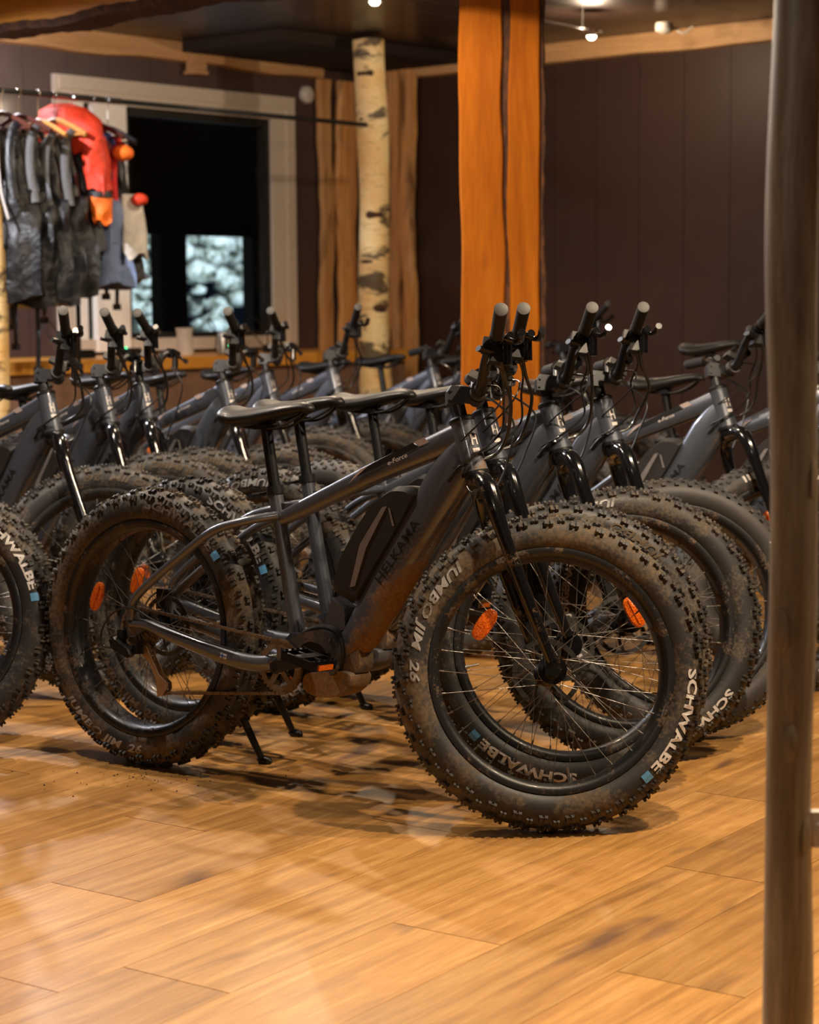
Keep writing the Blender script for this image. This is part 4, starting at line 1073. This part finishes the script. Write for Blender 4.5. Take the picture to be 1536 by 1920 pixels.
MBB = Matrix.Translation((BB[0], 0, BB[1]))
g = G(); g.merge(cog(0.062, 34, -0.056, -0.053)); 
for q in range(5):
    a = q * 2 * pi / 5 + 0.4; g.box((0.036 * cos(a), -0.0545, 0.036 * sin(a)), (0.05, 0.004, 0.014), Matrix.Rotation(-a, 3, 'Y'))
g.lathe([(0.001, -0.062), (0.016, -0.062), (0.018, -0.05), (0.001, -0.05)], 20, False)
B['chainring'] = g.mesh('chainring')
def crank(s):
    g = G(); L = 0.172
    vs = []; fs = []
    for i, (x, h, y, t) in enumerate(((-0.014, 0.010, 0.068, 0.009), (0.0, 0.017, 0.068, 0.010), (0.02, 0.015, 0.070, 0.009), (L * 0.6, 0.011, 0.078, 0.007), (L - 0.008, 0.012, 0.082, 0.007), (L + 0.008, 0.009, 0.082, 0.006))):
        for (dz, dy) in ((-1, -1), (1, -1), (1, 1), (-1, 1)): vs.append((x, s * (y + dy * t), dz * h))
    for i in range(5):
        for k in range(4): fs.append((i * 4 + k, i * 4 + (k + 1) % 4, i * 4 + 4 + (k + 1) % 4, i * 4 + 4 + k))
    fs += [(3, 2, 1, 0), (20, 21, 22, 23)]
    g.add(vs, fs); g.lathe([(0.001, s * 0.079), (0.011, s * 0.079), (0.012, s * 0.05), (0.001, s * 0.05)], 16, False); return g
B['crank_r'] = crank(-1).mesh('crank_arm', 30); B['crank_l'] = crank(1).mesh('crank_arm', 30)
def pedal(s):
    g = G(); g.tube([(0, s * 0.088, 0), (0, s * 0.200, 0)], 0.007, 10)
    y0, y1 = 0.108, 0.198
    for x in (-0.046, 0.046):
        g.box((x, s * (y0 + y1) / 2, 0), (0.010, y1 - y0, 0.024))
        for k in range(4): g.box((x, s * (y0 + 0.012 + k * 0.022), 0.013), (0.008, 0.006, 0.006), taper=0.5)
    for y in (y0, (y0 + y1) / 2, y1): g.box((0, s * y, 0), (0.092, 0.009, 0.020))
    g.box((0, s * (y0 + y1) / 2, 0), (0.026, y1 - y0, 0.022)); return g
B['pedal_r'] = pedal(-1).mesh('pedal', 30); B['pedal_l'] = pedal(1).mesh('pedal', 30)
g = G(); g.box((0, 0, 0), (0.004, 0.055, 0.012)); B['pedal_reflector'] = g.mesh('pedal_reflector', smooth=False)
# chain: links along a closed path
def chain_geo():
    path = []; y = -0.0545
    def arc(cx, cz, r, a0, a1, n=14):
        for k in range(n + 1):
            a = R_(a0 + (a1 - a0) * k / n); path.append(Vector((cx + r * cos(a), y, cz + r * sin(a))))
    arc(BB[0], BB[1], 0.067, -90, 103); arc(0, AXZ, 0.057, 103, 225, 16)
    arc(0.028, 0.318, 0.016, 160, 10, 8); arc(0.092, 0.226, 0.018, 200, 272, 6)
    pts = path + [path[0]]
    L = [0]
    for i in range(len(pts) - 1): L.append(L[-1] + (pts[i + 1] - pts[i]).length)
    tot = L[-1]; n = int(tot / 0.0127); g = G(); j = 0
    def at(s):
        s %= tot
        for i in range(len(L) - 1):
            if L[i + 1] >= s:
                return pts[i].lerp(pts[i + 1], (s - L[i]) / max(1e-9, L[i + 1] - L[i]))
        return pts[-1]
    for k in range(n):
        a = at(k * tot / n); b_ = at((k + 1) * tot / n); d = (b_ - a); an = math.atan2(d.z, d.x); c = (a + b_) / 2
        w_ = 0.0035 if k % 2 else 0.0022
        for s in (-1, 1): g.box((c.x, c.y + s * w_, c.z), (0.0135, 0.0011, 0.0075 if k % 2 else 0.0085), Matrix.Rotation(-an, 3, 'Y'))
        g.tube([(a.x, a.y - 0.0045, a.z), (a.x, a.y + 0.0045, a.z)], 0.0030, 6)
    return g
B['chain'] = chain_geo().mesh('chain', smooth=False)
g = G(); g.box((-0.028, -0.088, 0.350), (0.022, 0.014, 0.034)); g.lathe([(0.001, -0.102), (0.009, -0.102), (0.011, -0.085), (0.001, -0.085)], 14, False, Matrix.Translation((-0.048, 0, 0.337)))
g.prism([(-0.058, 0.340), (-0.050, 0.318), (0.008, 0.296), (0.020, 0.306), (0.012, 0.320), (-0.04, 0.345)], -0.108, -0.082, 0.06)
g.box((0.02, -0.075, 0.318), (0.022, 0.03, 0.022)); B['derailleur'] = g.mesh('derailleur', 30)
g = G()
for yy in (-0.066, -0.046): g.prism([(0.018, 0.336), (0.040, 0.326), (0.066, 0.285), (0.084, 0.258), (0.112, 0.238), (0.114, 0.222), (0.098, 0.202), (0.082, 0.198), (0.078, 0.240), (0.052, 0.282), (0.018, 0.308)], yy, yy + 0.002)
for c in ((0.028, 0.318), (0.092, 0.226)): g.merge(cog(0.015, 11, -0.060, -0.050, 0.003), Matrix.Translation((c[0], 0, c[1])))
B['cage'] = g.mesh('derailleur_cage', smooth=False)
g = G(); g.tube(curve([(0.36, -0.084, 0.345), (0.24, -0.094, 0.366), (0.10, -0.096, 0.398), (0.0, -0.092, 0.428), (-0.06, -0.094, 0.405), (-0.088, -0.10, 0.360), (-0.080, -0.104, 0.322), (-0.05, -0.104, 0.318)], 6), 0.0026, 8); B['shift_cable'] = g.mesh('shift_cable')
g = G(); g.box((0.30, 0.060, 0.290), (0.03, 0.03, 0.03)); g.box((0.215, 0.075, 0.300), (0.12, 0.02, 0.02)); g.tube([(0.165, 0.074, 0.300), (0.205, 0.128, 0.150), (0.240, 0.176, 0.030)], [0.0125, 0.0115, 0.0095], 10); g.tube([(0.225, 0.180, 0.022), (0.235, 0.181, 0.023), (0.262, 0.184, 0.020), (0.270, 0.184, 0.019)], [0.004, 0.012, 0.012, 0.004], 10); B['kickstand'] = g.mesh('kickstand')
g = G(); g.box((-0.02, 0.068, 0.44), (0.04, 0.024, 0.055)); g.tube([(-0.03, 0.082, 0.46), (0.0, 0.082, 0.43)], 0.012, 10); B['caliper_rear'] = g.mesh('brake_caliper', 30)
# steered parts (built straight ahead)
g = G(); g.tube([axp(-0.028), axp(-0.006)], 0.028, 20)
for s in (-1, 1):
    pts = curve([(1.010, 0.0, 0.797), (1.018, s * 0.040, 0.797), (1.030, s * 0.072, 0.780), (1.048, s * 0.088, 0.735), (1.070, s * 0.089, 0.680), (1.140, s * 0.086, 0.530), (1.212, s * 0.080, 0.385)], 5)
    g.tube(pts, [0.024 if i < 6 else 0.022 - 0.009 * max(0, (i - 12)) / (len(pts) - 13) for i in range(len(pts))], 16)
    g.prism([(1.195, 0.40), (1.20, 0.355), (1.225, 0.350), (1.238, 0.365), (1.228, 0.40)], s * 0.076, s * 0.084)
B['fork'] = g.mesh('fork', 60)
g = G(); g.box((1.185, 0.068, 0.455), (0.028, 0.026, 0.075), Matrix.Rotation(R_(-20), 3, 'Y')); g.tube([(1.165, 0.085, 0.49), (1.185, 0.085, 0.42)], 0.013, 12); B['caliper_front'] = g.mesh('brake_caliper', 30)
g = G(); g.lathe([(0.001, 0.133), (0.026, 0.133), (0.0315, 0.128), (0.0315, 0.121), (0.001, 0.121)], 24, False, Matrix.Translation(CR) @ Vector((0, 0, 1)).rotation_difference(AX).to_matrix().to_4x4(), axis='z')
B['headset'] = g.mesh('headset'); g = G(); g.lathe([(0.001, -0.003), (0.034, -0.003), (0.034, -0.012), (0.001, -0.012)], 24, False, Matrix.Translation(CR) @ Vector((0, 0, 1)).rotation_difference(AX).to_matrix().to_4x4(), axis='z')
B['headset2'] = g.mesh('crown_race')
SC = Vector((0.995, 0, 1.006))
g = G(); g.tube([axp(0.128), axp(0.170)], 0.0155, 18)
tp = axp(0.184)
g.prism([(tp.x - 0.022, tp.z - 0.024), (tp.x - 0.026, tp.z + 0.006), (tp.x - 0.016, tp.z + 0.024), (tp.x + 0.024, tp.z + 0.024), (SC.x + 0.004, SC.z + 0.014), (SC.x + 0.004, SC.z - 0.018), (tp.x + 0.020, tp.z - 0.010), (tp.x + 0.018, tp.z - 0.022)], -0.019, 0.019, 0.06)
g.tube([(SC.x, -0.024, SC.z), (SC.x, 0.024, SC.z)], 0.0215, 18)
for dz in (-0.012, 0.010): g.tube([(tp.x - 0.014, -0.024, tp.z + dz), (tp.x - 0.014, 0.024, tp.z + dz)], 0.0035, 8)
B['stem'] = g.mesh('stem', 30)
GE = Vector((1.002, -0.345, 1.128)); G0 = Vector((1.010, -0.215, 1.106))
def mir(v_, s): return Vector((v_.x, -s * v_.y if s > 0 else v_.y, v_.z))
bp = [(0.995, 0, 1.006), (0.995, 0.045, 1.006), (0.997, 0.080, 1.022), (1.000, 0.135, 1.076), (G0.x, -G0.y, G0.z), (GE.x, -GE.y, GE.z)]
full = [(x, -y, z) for x, y, z in reversed(bp)] + [(x, y, z) for x, y, z in bp[1:]]
cp_ = curve(full, 5)
g = G(); g.tube(cp_, [0.016 if abs(p_.y) < 0.06 else 0.0135 if abs(p_.y) < 0.16 else 0.0112 for p_ in cp_], 14); B['bar'] = g.mesh('handlebar')
for s in (-1, 1):
    a = Vector((G0.x, s * 0.215, G0.z)); b_ = Vector((GE.x, s * 0.347, GE.z)); d = (b_ - a)
    g = G(); pts = [a - d * 0.02]; rs = [0.0175]
    for k in range(21): pts.append(a + d * (k / 20)); rs.append(0.0155 + (0.0007 if k % 2 else 0))
    pts.append(b_ + d * 0.005); rs.append(0.0145)
    g.tube(pts, rs, 16); B['grip%d' % s] = g.mesh('grip', 50)
    g = G(); g.tube([b_ + d * 0.004, b_ + d * 0.016, b_ + d * 0.022], [0.0163, 0.0163, 0.0148], 18); B['cap%d' % s] = g.mesh('end_cap', 40)
    # brake lever: clamp, reservoir, blade
    c = Vector((G0.x + 0.002, s * 0.198, G0.z - 0.002))
    g = G(); g.tube([c + Vector((0, -0.007, 0)), c + Vector((0, 0.007, 0))], 0.0175, 16)
    g.tube([c + Vector((0.018, s * -0.03, 0.002)), c + Vector((0.030, s * 0.015, 0.002))], 0.0105, 12)
    g.tube(curve([c + Vector((0.020, s * 0.005, -0.004)), c + Vector((0.042, s * 0.020, -0.012)), c + Vector((0.048, s * 0.055, -0.014)), c + Vector((0.046, s * 0.085, -0.010))], 5), 0.0060, 10, flat=1.5); g.tube([c + Vector((0.022, 0, 0.002)), c + Vector((0.030, s * -0.012, -0.060))], 0.0115, 12)
    g.tube([c + Vector((0.046, s * 0.083, -0.010)), c + Vector((0.046, s * 0.096, -0.008))], 0.0090, 10)
    B['lever%d' % s] = g.mesh('brake_lever', 50)
c = Vector((G0.x, -0.170, G0.z - 0.010))
g = G(); g.tube([c + Vector((0, -0.008, 0)), c + Vector((0, 0.008, 0))], 0.0185, 14); g.box(c + Vector((0.012, 0.004, -0.026)), (0.046, 0.040, 0.040), taper=0.75); g.tube([c + Vector((0.0, 0.0, -0.024)), c + Vector((-0.038, -0.016, -0.020))], 0.0075, 8, flat=1.8); g.box(c + Vector((-0.016, 0.004, -0.006)), (0.026, 0.030, 0.036), taper=0.8); B['shifter'] = g.mesh('gear_shifter', 40)
g = G(); g.box((0.988, -0.045, 1.040), (0.048, 0.042, 0.018), Matrix.Rotation(R_(20), 3, 'Y'), taper=0.9); g.tube([(0.995, -0.055, 1.010), (0.995, -0.032, 1.008)], 0.022, 12); g.box((1.005, -0.045, 1.022), (0.03, 0.03, 0.03)); B['display'] = g.mesh('display', 30)
g = G(); g.tube([c + Vector((0.0, 0.070, -0.050)), c + Vector((0.0, 0.085, -0.055))], 0.019, 12); g.lathe([(0.001, 0.020), (0.012, 0.018), (0.017, 0.008), (0.018, 0.0)], 18, False, Matrix.Translation(c + Vector((0.012, 0.078, -0.035))), axis='z'); B['bell'] = g.mesh('bell', 40)

def make_bike(P, head, lean, steer, lod, label, fspin=0, rspin=0, frefl=150, rrefl=158, kenda=False, muddy=False, tag_bar=False, sad=0.0, crank_a=14):
    Rm = Matrix.Rotation(R_(head), 4, 'Z') @ Matrix.Rotation(R_(-lean), 4, 'X')
    root = empty('bicycle', Matrix.Translation(P) @ Rm)
    look(root, label, 'bicycle')
    fr = obj('frame', B['frame'], M['frame_muddy'] if muddy else M['frame'], root)
    obj('frame_lettering', B['t_frame'], M['decal_dark'], fr)
    if lod < 2:
        d_ = obj('decal_band', B['decal_dark'], M['decal_dark'], fr)
    obj('decal_flash', B['decal_flash'], M['decal_pink'], fr); obj('decal_flash', B['decal_flash2'], M['decal_pink'], fr)
    obj('frame_lettering', B['t_top'], M['decal_white'], fr)
    obj('head_badge', B['badge'], M['decal_white'], fr)
    if lod < 1:
        obj('flag_sticker', B['flag'], M['decal_white'], fr, Matrix.Translation((0.325, -0.0925, 0.330)) @ Matrix.Rotation(R_(9), 4, 'Y'))
        obj('flag_cross', B['flag_cross'], M['flag_blue'], fr, Matrix.Translation((0.325, -0.0925, 0.330)) @ Matrix.Rotation(R_(9), 4, 'Y'))
    sdir = Vector((0.402 - 0.3645, 0, 0.757 - 0.925)).normalized() * (sad)
    Ms = Matrix.Translation(sdir)
    obj('seat_post', B['seat_post'], M['black_satin'], root, Ms)
    obj('seat_clamp', B['seat_clamp'], M['black_satin'], root)
    sd = obj('saddle', B['saddle'], M['saddle'], root, Ms)
    obj('saddle_rail', B['rail-1'], M['black_satin'], sd); obj('saddle_rail', B['rail1'], M['black_satin'], sd); obj('saddle_clamp', B['saddle_clamp'], M['black_satin'], sd)
    bt = obj('battery', B['battery'], M['battery'], root)
    obj('battery_stripe', B['battery_stripe'], M['battery_stripe'], bt); obj('battery_edge', B['battery_edge'], M['battery_stripe'], bt)
    mo = obj('motor_housing', B['motor'], M['motor'], root)
    obj('motor_cover', B['motor_cover'], M['motor_cover'], mo)
    obj('motor_bracket', B['motor_bracket'], M['motor_cover'], mo)
    if lod < 2:
        obj('bolt', B['bolt'], M['steel'], mo, Matrix.Translation((0.632, -0.053, 0.396)))
        obj('bolt', B['bolt'], M['steel'], mo, Matrix.Translation((0.655, -0.052, 0.330)))
    obj('skid_plate', B['skid'], M['skid'] if muddy else M['skid_clean'], root)
    obj('chainring', B['chainring'], M['dark_steel'], root, MBB)
    for s, nm, ad in ((-1, 'r', 0), (1, 'l', 180)):
        Mc = MBB @ Matrix.Rotation(-R_(crank_a + ad), 4, 'Y')
        obj('crank_arm', B['crank_' + nm], M['black_gloss'], root, Mc)
        pc = Mc @ Vector((0.172, 0, 0))
        pe = obj('pedal', B['pedal_' + nm], M['black_gloss'], root, Matrix.Translation(pc) @ Matrix.Rotation(R_(12), 4, 'Y'))
        if lod < 2: obj('pedal_reflector', B['pedal_reflector'], M['reflector'], pe, Matrix.Translation((0.053, s * 0.153, -0.004)))
    obj('chain', B['chain'], M['chain'], root)
    de = obj('derailleur', B['derailleur'], M['black_satin'], root)
    obj('derailleur_cage', B['cage'], M['copper'] if muddy else M['alloy'], de); obj('shift_cable', B['shift_cable'], M['cable'], de)
    obj('kickstand', B['kickstand'], M['black_satin'], root)
    obj('brake_caliper', B['caliper_rear'], M['black_satin'], root)
    def wheel(nm, Mw, spin, refl, front):
        Mspin = Mw @ Matrix.Rotation(-R_(spin), 4, 'Y')
        wh = obj(nm, B['rim'], M['rim'], root, Mspin)
        tm = M['tyre_muddy'] if muddy else (M['tyre_clean'] if kenda else M['tyre'])
        km = M['knob_muddy'] if muddy else M['knob']
        obj('tyre', B['tyre'], tm, wh)
        if kenda:
            o = obj('tread_knobs', B['knobs_small'], km, wh); o['kind'] = 'stuff'
            obj('tyre_lettering', B['t_kenda'], M['letter_bright'], wh); obj('tyre_lettering', B['t_jugg'], M['letter_bright'], wh)
            for k in range(3): obj('print_bar', B['t_bar%d' % k], M['letter_bright'], wh)
        else:
            if lod == 0:
                for (k, a, b_) in KL:
                    if near_row((k, a, b_)): obj('tread_knob', B['k_' + k], km, wh, knob_M(a, b_))
                o = obj('tread_knobs', B['knobs_rest'], km, wh); o['kind'] = 'stuff'
            else:
                o = obj('tread_knobs', B['knobs_all'], km, wh); o['kind'] = 'stuff'
            obj('tyre_lettering', B['t_schwalbe'], (M['letter'] if lod == 1 else M['letter_dirty']) if not front or lod > 1 else M['letter_bright'], wh); obj('tyre_lettering', B['t_jumbo'], M['letter'] if lod < 2 and fspin > -100 else M['letter_dirty'], wh)
            obj('blue_patch', B['t_patch'], M['blue_patch'], wh)
        obj('hub', B['hub_front'], M['hub'], wh)
        if lod < 2:
            for j in range(32): obj('spoke', B['spoke%d' % j], M['steel'], wh)
        else:
            o = obj('spokes', B['spokes'], M['steel'], wh); o['kind'] = 'stuff'
        obj('brake_disc', B['disc'], M['disc'], wh)
        obj('valve', B['valve'], M['alloy'], wh, Matrix.Rotation(-R_(-58), 4, 'Y'))
        if not front: obj('cassette', B['cassette'], M['dark_steel'], wh)
        for q in ((refl,) if not isinstance(refl, tuple) else refl):
            a = R_(q - spin)
            obj('wheel_reflector', B['reflector'], M['reflector'], wh, Matrix.Translation((0.188 * cos(a), -0.030, 0.188 * sin(a))) @ Matrix.Rotation(-a, 4, 'Y'))
        return wh
    wheel('rear_wheel', Matrix.Translation((0, 0, AXZ)), rspin, rrefl, False)
    S = Matrix.Translation(CR) @ Matrix.Rotation(R_(steer), 4, AX) @ Matrix.Translation(-CR)
    wheel('front_wheel', S @ Matrix.Translation((WB, 0, AXZ)), fspin, frefl, True)
    fk = obj('fork', B['fork'], M['fork_muddy'] if muddy else M['black_gloss'], root, S)
    obj('brake_caliper', B['caliper_front'], M['black_satin'], fk)
    obj('headset', B['headset'], M['black_satin'], root, S); obj('crown_race', B['headset2'], M['black_satin'], root, S)
    obj('stem', B['stem'], M['stem'], root, S)
    hb_ = obj('handlebar', B['bar'], M['black_satin'], root, S)
    obj('gear_shifter', B['shifter'], M['plastic_black'], hb_); obj('display', B['display'], M['display'], hb_)
    if lod < 2: obj('bell', B['bell'], M['black_gloss'], hb_)
    for s in (-1, 1):
        gp = obj('grip', B['grip%d' % s], M['rubber'], root, S)
        obj('end_cap', B['cap%d' % s], M['cap'], gp)
        obj('brake_lever', B['lever%d' % s], M['black_gloss'], root, S)
    # cables
    def sp(x, y, z): return S @ Vector((x, y, z))
    r3 = random.Random(int(P[0] * 100) + 5)
    j = lambda: r3.uniform(-0.012, 0.012)
    C = [([sp(1.027, -0.19, 1.05), sp(1.045, -0.155, 1.01), sp(1.070 + j(), -0.09, 0.97), sp(1.075 + j(), -0.03, 0.91), sp(1.045, -0.01, 0.865), (0.995, -0.036, 0.840), (0.955, -0.036, 0.80)], 0.0046),
         ([sp(1.010, -0.16, 1.07), sp(1.040, -0.12, 1.03), sp(1.045 + j(), -0.06, 0.985), sp(1.055, -0.035, 0.92), (1.03, -0.036, 0.865), (0.965, -0.036, 0.83)], 0.0030),
         ([sp(1.027, 0.19, 1.05), sp(1.055, 0.12, 1.02), sp(1.095 + j(), 0.06, 0.96), sp(1.085, 0.07, 0.86), sp(1.06, 0.085, 0.76), sp(1.10, 0.107, 0.65), sp(1.18, 0.095, 0.48)], 0.0028),
         ([sp(1.0, -0.05, 1.02), sp(1.035, -0.10, 1.01), sp(1.035 + j(), -0.14, 0.96), sp(1.0, -0.09, 0.925), (0.985, -0.034, 0.895)], 0.0022)]
    for pts, r in C[:(4 if lod < 2 else 3)]:
        g = G(); g.tube(curve(pts, 6), r, 7); obj('brake_cable', g.mesh('brake_cable'), M['cable'], root)
    return root

def place(px, D, head=-35, lean=4):
    """rear-contact position from the picture column and depth of the head tube foot"""
    a = R_(head); d = Vector((cos(a), sin(a), 0)); l = Vector((-d.y, d.x, 0))
    P = Vector(((px - 768) / 3800.0 * D, D, 0))
    return P - d * 1.003 - l * (0.825 * sin(R_(lean)))
make_bike(Vector((-0.7006, 5.3073, 0)), -35, 4, 40, 0, 'muddy grey electric fat-tyre bike in front, nearest the camera, complete view', -17, 66, 151, 158, muddy=True)
make_bike(place(930, 5.12), -35, 4, 41, 1, 'electric fat bike directly behind the muddy front bike, its head tube just right of it', -105, 50, 32, 160)
make_bike(place(1052, 5.50), -35, 4, 42, 1, 'electric fat bike third from the front, wheel lettering right of the muddy front wheel', -52, -70, 56, 150)
make_bike(place(1150, 5.78), -35, 4, 41, 1, 'electric fat bike with white-lettered tyre, fourth from the front, partly behind the log post', 31, 185, 75, 20, kenda=True)
make_bike(place(1366, 6.45), -35, 4, 52, 1, 'electric fat bike half hidden by the log post, handlebar wide, orange reflector at the post', -62, 185, 107, 200, kenda=True)
make_bike(place(1572, 6.62), -35, 4, 44, 2, 'fat bike whose saddle shows left of the wide handlebar, front hidden by the log post', -90, -90, 107, 200)
make_bike(place(1612, 7.95), -35, 4, 44, 2, 'fat bike whose high saddle stands just left of the log post against the wall', -90, -90, 107, 200, sad=-0.09)
make_bike(place(-262, 5.62), -35, 4, 40, 1, 'fat bike at the left edge of the picture, only its lettered front wheel shows', 43, 20, 16, 100)
make_bike(place(-240, 5.92), -35, 4, 41, 2, 'fat bike at the left edge behind the first one, only a tyre arc shows', -120, 20, 80, 100)
make_bike(place(101, 6.45), -35, 4, 45, 2, 'bluish-grey fat bike with head tube nearest the left edge', -100, -90, 200, 100)
make_bike(place(207, 6.90), -35, 4, 36, 2, 'bluish-grey fat bike second from the left, under the white window panel', -80, -90, 250, 100, sad=0.03)
make_bike(place(279, 7.15), -35, 4, 32, 2, 'bluish-grey fat bike third from the left, its head tube below the clothes', -90, -90, 210, 100, sad=0.03)
make_bike(place(435, 7.35), -35, 4, 34, 2, 'bluish-grey fat bike fourth from the left, above the muddy rear wheel', -90, -90, 200, 100)
make_bike(place(515, 8.30), -35, 4, 33, 2, 'bluish-grey fat bike fifth from the left, before the right window frame', -90, -90, 200, 100, sad=0.03)
make_bike(place(636, 8.85), -35, 4, 48, 2, 'bluish-grey fat bike sixth from the left, handlebar in front of the birch trunk', -90, -90, 200, 100, sad=0.03)
make_bike(place(824, 8.90), -35, 4, 60, 2, 'blurred grey fat bike just left of the orange post', -90, -90, 200, 100)
make_bike(place(915, 9.75), -35, 4, 60, 2, 'blurred grey fat bike passing behind the orange post', -90, -90, 200, 100)
make_bike(place(1071, 9.90), -35, 4, 62, 2, 'blurred fat bike right of the orange post in the shadow by the wall', -90, -90, 200, 100)

# crumbs of dried mud dropped around the rear wheel
g = G(); rr = random.Random(3)
for k in range(60):
    a = rr.uniform(0, 2 * pi); d = abs(rr.gauss(0, 0.17)); c = Vector((-0.72 + d * cos(a) * 1.2, 5.18 + d * sin(a) * 0.7 - 0.02, 0.002)); s = rr.uniform(0.001, 0.003)
    g.box(c, (s * 1.6, s, s), Matrix.Rotation(rr.uniform(0, 3), 3, 'Z'), taper=0.5)
o = obj('mud_crumbs', g.mesh('mud_crumbs', smooth=False), M['mudcrumb']); look(o, 'dark crumbs of dried mud on the floor by the muddy rear wheel', 'mud', kind='stuff')
